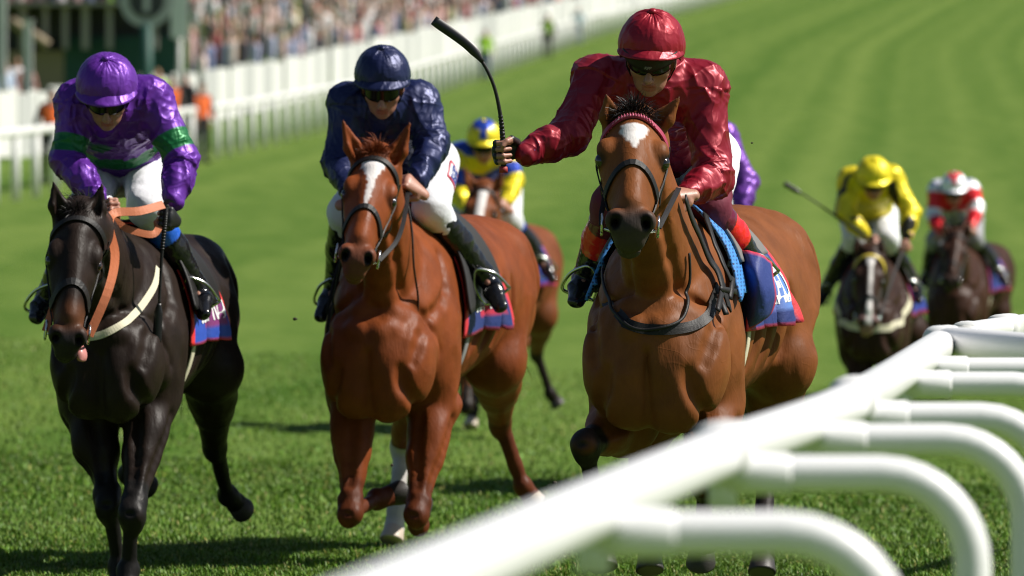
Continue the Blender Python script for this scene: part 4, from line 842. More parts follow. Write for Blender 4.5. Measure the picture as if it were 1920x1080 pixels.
# black on the left
BL, J = posefn(225, 27.9)
PL = dict(side=side_of(-.13), secs=[(J(203, 672, .14), .192, .225), (J(225, 620, .45), .235, .35), (J(256, 608, .85), .245, .355), (J(284, 595, 1.2), .27, .325), (J(302, 578, 1.5), .255, .28), (J(312, 572, 1.8), .245, .285), (J(325, 610, 2.05), .19, .24)],
    neck=[(J(215, 570, .40), .14, .27), (J(195, 520, .12), .12, .22), (J(172, 465, -.12), .10, .17), (J(156, 430, -.24), .083, .125)],
    poll=J(148, 398, -.32), nose=J(127, 640, -.62), hside=V3(1, .18, .02), ears=[J(99, 336, -.30), J(193, 340, -.26)], hscale=1.0,
    fore=[(J(168, 760, .40), J(204, 945, .22), J(222, 1060, .30), J(226, 1112, .26)), (J(283, 745, .40), J(248, 962, .05), J(240, 1070, .10), J(238, 1122, .04))],
    hind=[(J(285, 690, 1.50), J(262, 800, 2.15), J(240, 890, 2.35), J(272, 908, 2.42)), (J(395, 690, 1.55), J(403, 838, 2.10), J(428, 930, 2.32), J(450, 950, 2.40))],
    tail=(J(325, 540, 2.25), J(318, 740, 2.5)), forelock=(.1, .7, .9), fllen=.07, fldroop=.3)

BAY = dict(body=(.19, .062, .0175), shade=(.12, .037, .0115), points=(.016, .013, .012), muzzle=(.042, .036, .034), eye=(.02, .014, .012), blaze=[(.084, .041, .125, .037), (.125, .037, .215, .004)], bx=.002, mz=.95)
CHEST = dict(body=(.19, .046, .0115), shade=(.13, .031, .009), points=(.07, .018, .007), pointw=.75, muzzle=(.10, .055, .045), mz=.55, eye=(.06, .022, .012), blaze=[(.05, .046, .085, .042), (.085, .042, .16, .015), (.16, .015, .29, .009), (.29, .009, .32, .003)], bx=-.004, socks=[(PM['hind'][0], 1.0, (.5, .47, .45))], palehoof=(2, 3))  # lower legs darkened to paint in their shading, not black markings
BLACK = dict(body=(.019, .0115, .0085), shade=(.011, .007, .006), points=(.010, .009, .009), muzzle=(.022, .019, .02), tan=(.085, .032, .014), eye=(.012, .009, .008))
M_BLUEMESH, nt, p = new_mat('blue_mesh_pad'); tc = nt.nodes.new('ShaderNodeTexCoord'); vo = nt.nodes.new('ShaderNodeTexVoronoi'); vo.inputs['Scale'].default_value = 75; vo.inputs['Randomness'].default_value = .25; nt.links.new(tc.outputs['Object'], vo.inputs['Vector'])
cr = nt.nodes.new('ShaderNodeValToRGB'); cr.color_ramp.elements[0].position = .3; cr.color_ramp.elements[0].color = (.006, .025, .09, 1); cr.color_ramp.elements[1].position = .42; cr.color_ramp.elements[1].color = (.05, .25, .66, 1); nt.links.new(vo.outputs['Distance'], cr.inputs[0]); nt.links.new(cr.outputs[0], p.inputs['Base Color']); p.inputs['Roughness'].default_value = .65
M_GREYPAD = mat('grey_pad', (.16, .155, .15), rough=.7)
M_FLAPK = mat('black_saddle_felt', (.012, .012, .013), rough=.75)
M_PINK = mat('raspberry_browband', (.35, .03, .08), rough=.5); M_PINKL = mat('pink_studs', (.62, .13, .22), rough=.5)
NAVY, RED, PURP, LBLUE = (.014, .03, .16), (.62, .03, .045), (.11, .04, .2), (.1, .24, .62)
make_horse(PR, BR, 'bay racehorse in the lead with a white star and a raised black knee', BAY, .0075, tack=dict(brow=M_PINK, beads=M_PINKL, nose_y=.33))
make_horse(PM, BM, 'chestnut racehorse in the middle with a white blaze and pricked ears', CHEST, .0075, hair=M_HAIR_R, tack=dict(nose_y=.35))
make_horse(PL, BL, 'nearly black racehorse at the left with its tongue hanging out', BLACK, .0075, M=M_BCOAT, tack=dict(nose_y=.36, nose_w=.03))
J = posefn(1240, 25.0)[1]
# ------------------------------------------------------------------ jockeys
def nz(P): return np.array([mnoise.noise(Vector(q)) for q in P])
def hand_sdf(c, g, a, v, vox, grip=.012):
    """A closed fist: g along the thing held, a from wrist to knuckles, v the side the fingers close on."""
    g, a, v = nrm(g), nrm(a), nrm(v); a = nrm(a - g * (a @ g)); v = nrm(v - g * (v @ g) - a * (v @ a)); r = grip
    s = SDF(c - .1, c + .1, vox); P = lambda x, y, z_: c + a * x + v * y + g * z_
    s.econe(P(-.075, -.018, 0), P(.012, -.022, 0), .026, .020, .043, .017, g, .015)
    sk_ = []
    for i, (o, ln) in enumerate(((.034, .96), (.012, 1.05), (-.011, 1.0), (-.032, .85))):
        k1, k2, k3, k4 = P(.022, -.022, o), P(.040 * ln, .008, o * 1.02), P(.018 * ln, .0 + .026, o), P(-.012, .022, o * .98)
        s.cone(k1, k2, .0105, .0098, .006); s.cone(k2, k3, .0098, .009, .005); s.cone(k3, k4, .009, .0078, .005); sk_ += [(lerp(k2, k3, .5), k3), (k3, k4)]
    t0, t1, t2, t3 = P(-.05, -.004, .030), P(-.022, .018, .046), P(.004, .032, .040), P(.022, .036, .026)
    s.cone(t0, t1, .016, .0125, .012); s.cone(t1, t2, .012, .0105, .005); s.cone(t2, t3, .0105, .0085, .005); sk_ += [(lerp(t1, t2, .4), t2), (t2, t3)]
    V, Q = s.nets(1); dd = np.min([segdist(V, *q)[0] for q in sk_], 0); return V, Q, dd
def join(parts):
    V = []; Q = []; C = []; o = 0
    for v, q, c in parts: V.append(v); Q.append(q + o); C.append(c); o += len(v)
    return np.vstack(V), np.vstack(Q), np.vstack(C)

def make_jockey(p, B, label, T, vox=.006, group=None, detail=2):
    pel = p['pelvis']; base = B + pel - V3(0, 0, .1); S0 = pel - V3(0, 0, .1)
    root = tag(empty('jockey', base), label, 'person', group)
    def loc(x): return np.asarray(x, float) - S0
    fw, uph = nrm(p['fw']), p['uph']; uph = nrm(uph - fw * (uph @ fw)); rt = np.cross(fw, uph)
    if rt[0] < 0: rt = -rt
    hcn = p['helm'] - uph * .045; hk = p.get('headk', 1.0)
    def Hd(x, y, z_): return hcn + (rt * x + fw * y + uph * z_) * hk
    AX = (rt, fw, uph); skin = np.array(T.get('skin', (.40, .19, .13)), float)
    ch, wa = p['chest'], p['waist']; SH, EL, WR, HA = p['sh'], p['el'], p['wr'], p['ha']; KN, AN, TO = p['kn'], p['an'], p['to']; sx = nrm(SH[1] - SH[0])
    # --- body (skin): head, neck, slim trunk and limbs under the clothes, fists
    pts = [hcn, ch, wa, pel, *SH, *EL, *WR, *KN, *AN, *TO]; lo, hi = np.min(pts, 0) - .2, np.max(pts, 0) + .2
    s = SDF(lo, hi, .012)
    s.econe(pel, wa, .12, .08, .11, .075, sx, .04); s.econe(wa, ch, .11, .075, .13, .08, sx, .04); s.cone(ch, hcn, .06, .05, .03); s.ell(hcn, (.07, .08, .09), AX, .03)
    for i in (0, 1):
        q = (-1, 1)[i]; s.cone(SH[i], EL[i], .045, .036, .03); s.cone(EL[i], WR[i], .036, .026, .02); s.cone(pel + sx * q * .09, KN[i], .07, .05, .03); s.cone(KN[i], AN[i], .045, .032, .02); s.cone(AN[i], lerp(AN[i], TO[i], .4), .024, .018, .02)
    V, Q = s.nets(1); parts = [(V, Q, np.tile(skin, (len(V), 1)))]
    h = SDF(hcn - .19, hcn + .19, .0042 if detail > 1 else .009)
    h.ell(Hd(0, -.01, .03), (.078, .098, .09), AX, .03); h.ell(Hd(0, .028, -.035), (.066, .068, .088), AX, .03); h.ell(Hd(0, .045, -.085), (.047, .046, .036), AX, .03); h.ell(Hd(0, .080, -.106), (.022, .016, .016), AX, .02)
    h.cone(Hd(0, .096, .0), Hd(0, .122, -.042), .009, .0135, .012); h.ell(Hd(0, .124, -.044), (.011, .012, .011), AX, .01)
    for q in (-1, 1):
        h.ell(Hd(q * .012, .108, -.05), (.009, .012, .008), AX, .008); h.ell(Hd(q * .044, .058, -.03), (.024, .028, .022), AX, .025); h.ell(Hd(q * .032, .098, -.005), (.016, .016, .012), AX, .015, True)
        h.ell(Hd(q * .079, -.008, -.025), (.012, .022, .032), AX, .008)
    h.ell(Hd(0, .082, .018), (.054, .018, .014), AX, .02); h.ell(Hd(0, .092, -.072), (.024, .013, .0075), AX, .006); h.ell(Hd(0, .089, -.086), (.021, .012, .0085), AX, .006)
    h.econe(Hd(-.022, .104, -.079), Hd(.022, .104, -.079), .003, .008, .003, .008, uph, .004, True); h.cone(Hd(0, -.03, -.06), lerp(hcn, ch, .55), .055, .058, .03)
    V, Q = h.nets(1); C = np.tile(skin, (len(V), 1)); rel = V - hcn; ly, lz, lx = rel @ fw / hk, rel @ uph / hk, rel @ rt / hk
    lip = (np.abs(lx) < .025) & (np.abs(lz + .079) < .014) & (ly > .08); C[lip] = skin * V3(.9, .6, .6); br = (np.abs(lz - .022) < .007) & (ly > .06) & (np.abs(lx) > .012); C[br] = (.06, .035, .02); C[(lz > .03) | (ly < -.02) & (lz > -.05)] = (.05, .03, .02)
    parts.append((V, Q, C))
    for i in (0, 1):
        hp = p['hands'][i]; v, q, dd = hand_sdf(HA[i], hp['g'], hp.get('a', HA[i] - WR[i]), hp['v'], .0034 if detail > 1 else .008); gl = T.get('glove', (None, None))[i]
        C = np.tile(skin, (len(v), 1))
        if gl is not None: C[dd > .0125] = gl
        parts.append((v, q, C))
        if gl is not None and detail > 1:
            a_ = nrm(HA[i] - WR[i]); v_, f_ = tube_geo(np.array([HA[i] - a_ * .085, HA[i] - a_ * .06]) - S0, [.034, .034], 12); obj('glove_cuff', v_, f_, mat('glove_cuff', (.05, .05, .055), rough=.8), root)
    V, Q, C = join(parts); obj('body', V - S0, Q, M_SKIN, root, cols=C)
    # --- silk jacket
    pts = [ch, wa, pel, hcn, *SH, *EL, *WR]; s = SDF(np.min(pts, 0) - .2, np.max(pts, 0) + .2, vox * .8)
    bk = nrm(np.cross(sx, ch - wa)); bk = bk if bk[2] > 0 else -bk
    s.econe(lerp(pel, wa, .3), wa, .155, .115, .15, .11, sx, .04); s.econe(wa, ch, .15, .11, .185, .118, sx, .06); s.econe(ch, lerp(ch, hcn, .45), .12, .10, .075, .072, sx, .06)
    s.cone(SH[0], SH[1], .074, .074, .08); s.ell(lerp(wa, ch, .7) + bk * .06, (.14, .09, .13), (sx, bk, nrm(ch - wa)), .06)
    for i in (0, 1):
        k = p.get('slk', 1.0); m_ = lerp(SH[i], EL[i], .5); s.cone(SH[i], EL[i], .077 * k, .058 * k, .05); s.cone(EL[i], lerp(EL[i], WR[i], .5), .061 * k, .054 * k, .03); s.cone(lerp(EL[i], WR[i], .5), WR[i], .054 * k, .036, .03)
    V, Q = s.nets(2); C = np.tile(np.array(T['silk'], float), (len(V), 1))
    amp = np.zeros(len(V)); best = np.full(len(V), 9.); axis = np.tile(nrm(ch - wa), (len(V), 1)); par = np.zeros(len(V)); which = np.full(len(V), -1)
    for i in (0, 1):
        for w, (a, b) in enumerate(((SH[i], EL[i]), (EL[i], WR[i]))):
            d, t = segdist(V, a, b); m = d < best - .012; m &= (w == 1) | (t > .12); best = np.where(m, d, best); axis[m] = nrm(b - a); par[m] = w + t[m]; which[m] = i
    dt, tt = segdist(V, wa, ch); m = dt < best - .05; which[m] = -1
    tw = np.cross(axis, V3(.3, .8, .5)); dirn = nrm(axis + .55 * tw); sd_ = T.get('seed', 1.0)
    St = V - dirn * ((V * dirn).sum(1) * .72)[:, None]; Sx = V + axis * ((V * axis).sum(1) * 1.1)[:, None]
    if detail:
        rg = lambda P, f, o: (1 - np.abs(nz(P * f + sd_ * o)) * 2); jn = np.zeros(len(V))
        for e in (*EL, *[lerp(a_, b_, .9) for a_, b_ in zip(EL, WR)], *SH): jn = np.maximum(jn, sstep(.16, .03, np.linalg.norm(V - e, axis=1)))
        rs = lambda P, f, o: np.clip(1 - np.abs(nz(P * f + sd_ * o)) * 2.6, -.6, 1) ** 3
        d = .004 * rg(St, 5.0, 3.1) + .008 * rs(St, 8, 1.3) + .0034 * rs(St, 17, 4.3) + .0022 * rs(V, 13, 6.1) + jn * (.008 * rs(Sx, 7, 2.2) + .003 * rs(Sx, 15, 5.2)); V = displace(V, Q, d)
    for fn in T.get('silkfn', []): C = fn(C, V, which, par, p)
    obj('silk_jacket', V - S0, Q, M_SATIN, root, cols=C)
    for i in (0, 1):
        a_ = nrm(WR[i] - EL[i]); v_, f_ = tube_geo(np.array([WR[i] - a_ * .02, WR[i] - a_ * .005, WR[i] + a_ * .016]) - S0, [.041, .042, .035], 16); obj('cuff', v_, f_, mat('cuff_%s' % T['name'], T.get('cuff', T['silk']), rough=.6), root)
    # --- breeches
    pts = [pel, wa, *KN]; s = SDF(np.min(pts, 0) - .24, np.max(pts, 0) + .24, vox * 1.2)
    s.ell(lerp(pel, wa, .1), (.165, .14, .14), (sx, bk, nrm(ch - wa)), .05); s.econe(pel, wa, .15, .12, .125, .09, sx, .05)
    for i in (0, 1):
        q = (-1, 1)[i]; hp_ = pel + sx * q * .10; s.cone(hp_, KN[i], .112, .076, .05); s.cone(KN[i], lerp(KN[i], AN[i], .3), .072, .058, .03)
    V, Q = s.nets(2); C = np.tile(np.array(T.get('breech', (.75, .76, .8)), float), (len(V), 1))
    if detail: V = displace(V, Q, .005 * (1 - 2 * np.abs(nz(V * 9 + sd_))) + .0025 * nz(V * 26))
    if 'knee' in T:
        for i in (0, 1): C[np.linalg.norm(V - KN[i], axis=1) < .14] = T['knee']
    bo = obj('breeches', V - S0, Q, M_BREECH, root, cols=C); p['_breech'] = s
    if 'patch' in T and detail > 1:
        i, t0, spin, txt = T['patch']; hp_ = pel + sx * (-1, 1)[i] * .10; mid = lerp(hp_, KN[i], t0); axd = nrm(KN[i] - hp_); out = nrm(sx * (-1, 1)[i] + V3(0, -.75, .15)); lat = nrm(np.cross(axd, out)); out = np.cross(lat, axd)
        tv, tf = text_pts(txt, 1.0); tv = tv[:, :2]; lo_, hi_ = tv.min(0), tv.max(0); tv = (tv - (lo_ + hi_) / 2) / (hi_ - lo_)
        def stick(u, v_, lift): P0 = mid + axd * u[:, None] + lat * v_[:, None] + out * .16; P, hit = s.march(P0, np.tile(-out, (len(P0), 1)), .004, .3, .003); return P + out * lift
        nu, nv = 14, 8; gu, gv = np.meshgrid(np.linspace(-.085, .085, nu), np.linspace(-.04, .04, nv), indexing='ij'); G = stick(gu.ravel(), gv.ravel(), .003).reshape(nu, nv, 3); v_, f_, _ = sheet_geo(G, .003, np.tile(out, (nu, nv, 1))); c_ = np.tile(np.array(T.get('patchc', (.75, .76, .8)), float), (nu, nv, 1)); c_[:2] = (.5, .02, .05); c_[-2:] = (.5, .02, .05); c_[:, :1] = (.5, .02, .05); c_[:, -1:] = (.5, .02, .05)
        pt = obj('sponsor_patch', v_ - S0, f_, M_BREECH, root, cols=np.vstack([c_.reshape(-1, 3)] * 2)); obj('lettering', stick(-tv[:, 0] * .14 * spin, -tv[:, 1] * .05 * spin, .0085) - S0, tf, mat('patch_letters', (.02, .05, .25), rough=.6), pt)
    # --- boots and stirrups
    for i in (0, 1):
        K, A, O_ = KN[i], AN[i], TO[i]; pts = [K, A, O_]; s = SDF(np.min(pts, 0) - .14, np.max(pts, 0) + .14, vox); top = lerp(K, A, T.get('boot0', .2)); sh = nrm(A - K)
        s.cone(top, lerp(K, A, .5), .066, .062, .02); s.cone(lerp(K, A, .5), A, .061, .043, .02); ft = nrm(O_ - A); heel = A - ft * .045 + sh * .03; s.cone(A, heel, .042, .034, .02); tip = O_ + sh * .02
        lat = nrm(np.cross(sh, ft)); s.econe(heel, lerp(heel, tip, .55), .034, .034, .042, .032, lat, .02); s.econe(lerp(heel, tip, .55), tip, .044, .03, .030, .022, lat, .02)
        V, Q = s.nets(2); V = displace(V, Q, .003 * (1 - 2 * np.abs(nz((V + sh * (V @ sh)[:, None] * 1.2) * 13 + i)))) if detail else V
        C = np.tile(np.array((.010, .010, .012)), (len(V), 1)); _, t = segdist(V, K, A)
        for (t0, t1, cc) in T.get('bands', []): C[(t >= t0) & (t < t1)] = cc
        bt = obj('boot', V - S0, Q, M_BOOT, root, cols=C)
        mid = lerp(heel, tip, .5); w = .062; P = [mid + sh * .04 - lat * w, mid - sh * .05 - lat * w * .9, mid - sh * .11 - lat * w * .35, mid - sh * .125, mid - sh * .11 + lat * w * .35, mid - sh * .05 + lat * w * .9, mid + sh * .04 + lat * w, mid + sh * .045, mid + sh * .04 - lat * w]
        v, f = tube_geo(catmull(P, 40) - S0, .0065, 8); obj('stirrup_iron', v, f, M_STEEL, bt)
        v, f = ribbon_geo(catmull([mid - sh * .125, lerp(mid, K, .5) - ft * .08, lerp(K, pel, .35) - V3(0, 0, .06)], 12) - S0, lat, .024, .004); obj('stirrup_leather', v, f, M_LEATHER, bt)
    # --- helmet with silk cap, peak, goggles
    hc = p['helm']; rx, ry, rz = p.get('hr', (.120, .138, .124)); n, m_ = (110, 60) if detail > 1 else (36, 20)
    th = np.linspace(0, 2 * math.pi, n, endpoint=False); ph = np.linspace(0, 1, m_); PH, TH = np.meshgrid(ph, th, indexing='ij'); PH = .02 + PH * (1.95 - .58 * sstep(.15, .8, np.sin(TH)) - .02)
    x, y, z_ = np.sin(PH) * np.cos(TH), np.sin(PH) * np.sin(TH), np.cos(PH)
    seam = np.exp(-((np.mod(TH, math.pi / 3) - math.pi / 6) / .035) ** 2); r = 1 + .012 * np.sin(PH) - .018 * seam * np.sin(PH)
    pn = nz(np.stack([x, y, z_], -1).reshape(-1, 3) * 2.4 + sd_).reshape(PH.shape); pn2 = nz(np.stack([np.cos(TH) * 7, np.sin(TH) * 7, PH * 1.2 + sd_], -1).reshape(-1, 3)).reshape(PH.shape); pr = nz(np.stack([x, y, z_ * .6], -1).reshape(-1, 3) * 5.5 + sd_ * 2).reshape(PH.shape); r += .02 * pn + .009 * np.clip(1 - np.abs(pr) * 3, -.4, 1) ** 3 + .035 * pn2 * np.exp(-((PH - .25) / .35) ** 2) + .018 * pn2 * np.exp(-((PH - 1.7) / .25) ** 2)
    P = hc + rt * (x * rx * r)[..., None] + fw * (y * ry * r)[..., None] + uph * (z_ * rz * r)[..., None]
    V = P.reshape(-1, 3); F = [(i * n + j, i * n + (j + 1) % n, (i + 1) * n + (j + 1) % n, (i + 1) * n + j) for i in range(m_ - 1) for j in range(n)] + [tuple(range(n))[::-1]]
    C = np.tile(np.array(T['cap'], float), (len(V), 1))
    if 'capfn' in T: C = T['capfn'](C, TH.ravel(), PH.ravel())
    # inner shell gives the rim thickness
    V2 = hc + (V - hc) * .93; F2 = [tuple(i + len(V) for i in f[::-1]) for f in F]; k = (m_ - 1) * n; F3 = [(k + j, k + (j + 1) % n, len(V) + k + (j + 1) % n, len(V) + k + j)[::-1] for j in range(n)]
    he = obj('helmet', np.vstack([V, V2]) - S0, F + F2 + F3, M_CAP, root, cols=np.vstack([C, C * .15]))
    az = np.linspace(-1.25, 1.25, 25); rr = np.linspace(0, 1, 6); G = np.zeros((25, 6, 3))
    for i, a in enumerate(az):
        for j, q in enumerate(rr):
            e = .94 + q * .37 * (math.cos(a * .82) ** .7); G[i, j] = hc + rt * (math.sin(a) * rx * .98 * (1 + (e - 1) * .5)) + fw * (math.cos(a) * ry * .98 * e) + uph * (.033 - .020 * q * math.cos(a) - .030 * math.sin(a) ** 2 - .012 * math.sin(a) ** 2 * q)
    v, f, _ = sheet_geo(G, .006, np.tile(uph, (25, 6, 1))); cpk = np.array(T.get('peak', T['cap']), float); obj('peak', v - S0, f, M_CAP, he, cols=np.vstack([np.tile(cpk, (150, 1)), np.tile(np.array((.01, .01, .012)), (150, 1))]))
    if T.get('button', True):
        c = hc + uph * rz * 1.03; v, f = tube_geo(np.array([c - uph * .008, c + uph * .0, c + uph * .008]) - S0, [.014, .017, .008], 12, up=fw); obj('cap_button', v, f, M_CAP, he, cols=np.tile(np.array(T['cap'], float), (len(v), 1)))
    G = np.zeros((21, 7, 3)); NG = np.zeros((21, 7, 3))
    for i, a in enumerate(np.linspace(-1.1, 1.1, 21)):
        for j, q in enumerate(np.linspace(-1, 1, 7)):
            hh = .030 * (1 - .35 * (abs(a) / 1.1) ** 3) * (1 - .28 * math.exp(-(a / .12) ** 2) * (q < 0)); dr = rt * math.sin(a) + fw * math.cos(a)
            G[i, j] = Hd(math.sin(a) * .078, .026 + math.cos(a) * .086, .004 + hh * q); NG[i, j] = dr
    v, f, _ = sheet_geo(G, .005, NG); gg = obj('goggles', v - S0, f, M_GOG, root)
    if T.get('shield'):
        G2 = np.zeros((21, 5, 3)); N2 = np.zeros((21, 5, 3))
        for i, a in enumerate(np.linspace(-1.15, 1.15, 21)):
            for j, q in enumerate(np.linspace(0, 1, 5)): G2[i, j] = Hd(math.sin(a) * (.104 - .008 * q), .03 + math.cos(a) * (.124 - .010 * q), .062 - q * (.062 - .022 * abs(a))); N2[i, j] = rt * math.sin(a) + fw * math.cos(a)
        v, f, _ = sheet_geo(G2, .004, N2); vs = obj('visor', v - S0, f, mat('dark_visor', (.006, .007, .007), rough=.55), he)
        tv, tf = text_pts('KPP', 1.0); tv = tv[:, :2]; lo_, hi_ = tv.min(0), tv.max(0); tv = (tv - (lo_ + hi_) / 2) / (hi_ - lo_); aa = tv[:, 0] * .26; zz = .022 + tv[:, 1] * .011
        obj('lettering', np.array([Hd(math.sin(a) * .1, .03 + math.cos(a) * .1245, z0) for a, z0 in zip(aa, zz)]) - S0, tf, mat('visor_letters', (.25, .25, .25), rough=.5), vs)
    v, f = ribbon_geo(np.array([Hd(q * .086, .02 - abs(q) * 0, .0 - t) for q, t in [(1, -.03), (1, .03), (.8, .07), (.35, .118), (0, .124), (-.35, .118), (-.8, .07), (-1, .03), (-1, -.03)]]) - S0, np.array([rt * q - uph * (1 - abs(q)) for q in (1, 1, .8, .4, 0, -.4, -.8, -1, -1)]), .014, .003); obj('chin_strap', v, f, M_LEATHER, he)
    p['_root'] = root; return root

def whip_geo(P, r): return tube_geo(catmull(P, 60), np.interp(np.linspace(0, 1, 60), *r), 12)
# ------------------------------------------------------------------ riders of the three leaders, read from the photograph
def blend(C, w, col): w = np.clip(w, 0, 1)[:, None]; return C * (1 - w) + np.array(col, float) * w
J = posefn(1240, 25.0)[1]
QR = dict(helm=J(1222, 84, .26), fw=V3(-.10, -.90, -.42), uph=V3(.03, -.3, 1), hr=(.119, .135, .128), chest=J(1222, 178, .44), waist=J(1262, 262, .80), pelvis=J(1280, 292, 1.0),
    sh=[J(1120, 150, .40), J(1318, 160, .42)], el=[J(1066, 252, .22), J(1338, 335, .30)], wr=[J(990, 290, .10), J(1290, 362, .12)], ha=[J(946, 285, .06), J(1262, 372, .06)],
    kn=[J(1150, 385, .60), J(1328, 388, .56)], an=[J(1098, 515, .90), J(1412, 492, .78)], to=[J(1082, 560, .75), J(1430, 532, .66)],
    hands=[dict(g=V3(-.05, -.1, 1), v=V3(.15, -1, 0)), dict(g=V3(.3, -.7, -.5), v=V3(-.6, -.3, -.5))], slk=1.0)
MAROON = (.25, .009, .022)
make_jockey(QR, BR, 'jockey in plain maroon silks and cap raising a whip on the leading horse', dict(name='maroon', silk=MAROON, cap=(.30, .010, .024), cuff=(.03, .06, .3), glove=((.012, .012, .013), None), knee=(.14, .008, .03), bands=[(0, .30, (.14, .008, .03)), (.30, .62, (.8, .02, .02))], boot0=.1, shield=True, seed=1.3))
J = posefn(725, 29.4)[1]
QM = dict(helm=J(717, 140, .26), fw=V3(-.02, -.87, -.48), uph=V3(0, -.3, 1), hr=(.117, .135, .124), chest=J(722, 222, .45), waist=J(752, 285, .80), pelvis=J(768, 305, 1.0),
    sh=[J(656, 195, .40), J(786, 195, .42)], el=[J(636, 305, .32), J(812, 272, .32)], wr=[J(655, 355, .10), J(782, 338, .12)], ha=[J(668, 372, .06), J(765, 350, .06)],
    kn=[J(650, 398, .60), J(808, 392, .52)], an=[J(628, 535, .90), J(908, 515, .72)], to=[J(603, 588, .78), J(934, 570, .60)],
    hands=[dict(g=V3(.1, -.6, -.7), v=V3(.6, -.5, 0)), dict(g=V3(-.2, -.7, -.6), v=V3(-.6, -.5, 0))])
make_jockey(QM, BM, 'jockey in plain navy silks and cap on the middle chestnut horse', dict(name='navy', silk=(.012, .018, .075), cap=(.012, .018, .07), cuff=(.012, .016, .05), patch=(1, .45, 1, 'BETFRED'), boot0=.12, seed=4.1))
J = posefn(225, 27.9)[1]
PURPLE, GRN = (.12, .024, .30), (.006, .13, .035)
def bandL(C, V, which, par, p):
    C = blend(C, (which >= 0) * sstep(.60, .62, par) * sstep(.92, .90, par), GRN)
    return blend(C, (which < 0) * sstep(.055, .045, np.abs((V - p['waist']) @ nrm(p['chest'] - p['waist']) - .11)), GRN)
QL = dict(helm=J(200, 158, .22), fw=V3(.02, -.80, -.58), uph=V3(0, -.4, 1), hr=(.123, .140, .122), chest=J(214, 222, .42), waist=J(226, 272, .74), pelvis=J(232, 305, .95),
    sh=[J(146, 190, .36), J(282, 186, .38)], el=[J(126, 300, .30), J(340, 298, .30)], wr=[J(182, 372, .14), J(325, 375, .18)], ha=[J(206, 395, .08), J(312, 408, .12)],
    kn=[J(170, 385, .58), J(276, 388, .50)], an=[J(88, 556, .88), J(370, 540, .72)], to=[J(70, 590, .76), J(378, 582, .58)],
    hands=[dict(g=V3(.1, -.5, -.7), v=V3(.6, -.5, 0)), dict(g=V3(-.15, -.15, -1), v=V3(-.7, -.6, 0))], slk=1.0)
make_jockey(QL, BL, 'jockey in purple silks with green bands on the left black horse', dict(name='purple', silk=PURPLE, cap=(.13, .026, .32), cuff=(.12, .1, .13), silkfn=[bandL], glove=(None, (.012, .012, .013)), patch=(1, .4, 1, 'BETFRED'), patchc=(.3, .3, .4), bands=[(0, .38, (.02, .12, .6))], boot0=.1, seed=7.7))

# whips, each held in a hand
J = posefn(1240, 25.0)[1]
def whip(B, pts, label, flap=True):
    pts = [np.asarray(q) for q in pts]; base = B + pts[0]; r = tag(empty('whip', base), label, 'whip'); P = catmull(pts, 60) - pts[0]
    v, f = tube_geo(P[:20], np.interp(np.linspace(0, 1, 20), [0, .04, .06, 1], [.013, .013, .010, .009]), 12); obj('handle', v, f, M_LEATHER, r)
    mb = MB()
    for i in range(8, 24, 1): mb.tube(np.array([P[i] - (P[i + 1] - P[i]) * .28, P[i] + (P[i + 1] - P[i]) * .28]), .0118 - (i - 8) * .0002, 12)
    mb.build('grip_rings', M_BLACKP, r); v, f = tube_geo(P[19:43], np.interp(np.linspace(0, 1, 24), [0, .5, 1], [.008, .0062, .0065]), 10); obj('shaft', v, f, M_LEATHER, r)
    t = nrm(P[-1] - P[42]); v, f = ribbon_geo(P[42:], np.cross(t, nrm(np.cross(t, V3(0, 1, 0)))), np.interp(np.linspace(0, 1, 18), [0, .25, .9, 1], [.014, .034, .036, .034]), .012); obj('flap', v, f, M_BLACKP, r); return r
rw = whip(BR, [J(944, 322, .05), J(944, 285, .042), J(938, 215, .03), J(921, 148, .02), J(885, 92, .02), J(813, 38, .02)], 'long black whip raised in the maroon jockey\'s gloved hand')
P0 = J(944, 322, .05); v, f = tube_geo(np.array([J(944, 324, .05), J(944, 312, .05)]) - P0, [.016, .015], 12); obj('red_grip_end', v, f, mat('red_grip', (.35, .03, .03), rough=.6), rw)
J = posefn(725, 29.4)[1]; whip(BM, [J(668, 360, .04), J(660, 400, .1), J(645, 470, .2), J(630, 540, .28), J(622, 590, .3), J(618, 640, .3)], 'black whip hanging down beside the middle horse\'s shoulder')
J = posefn(225, 27.9)[1]; whip(BL, [J(312, 385, .09), J(310, 410, .08), J(304, 470, .08), J(300, 540, .08), J(297, 590, .08), J(294, 642, .08)], 'black whip pointing straight down from the purple jockey\'s gloved hand')

# saddles, cloths, reins
J = posefn(1240, 25.0)[1]
saddle_set(PR, dict(cloth=NAVY, border=RED, text='BETFRED', panel=(PURP, LBLUE), pad=True, padmat=M_BLUEMESH, flap=.85, flapmat=M_GREYPAD, phi=1.72, y0=1.5, y1=2.9, breast=hits(PR, 25.0, BR, [(1352, 535), (1340, 575), (1310, 605), (1240, 618), (1170, 603), (1130, 560), (1112, 500)]), breastw=.038, breastmat=M_LEATHER))
J = posefn(725, 29.4)[1]
saddle_set(PM, dict(cloth=NAVY, border=RED, text='BETFRED', panel=((.5, .02, .06), (.5, .02, .06)), phi=1.95, y0=1.45, y1=2.6, flap=1.55, flapmat=M_FLAPK, girthmat=mat('grey_girth', (.25, .25, .26), rough=.6)))
J = posefn(225, 27.9)[1]
saddle_set(PL, dict(cloth=(.02, .07, .42), border=(.75, .03, .03), text='BETFRED', panel=((.2, .03, .16), (.2, .03, .16)), phi=1.85, y0=1.45, y1=2.7, flap=1.3, breast=hits(PL, 27.9, BL, [(300, 500), (294, 530), (280, 555), (258, 582), (230, 606), (190, 627), (150, 630), (112, 600)]), breastw=.03, breastmat=M_WEB))
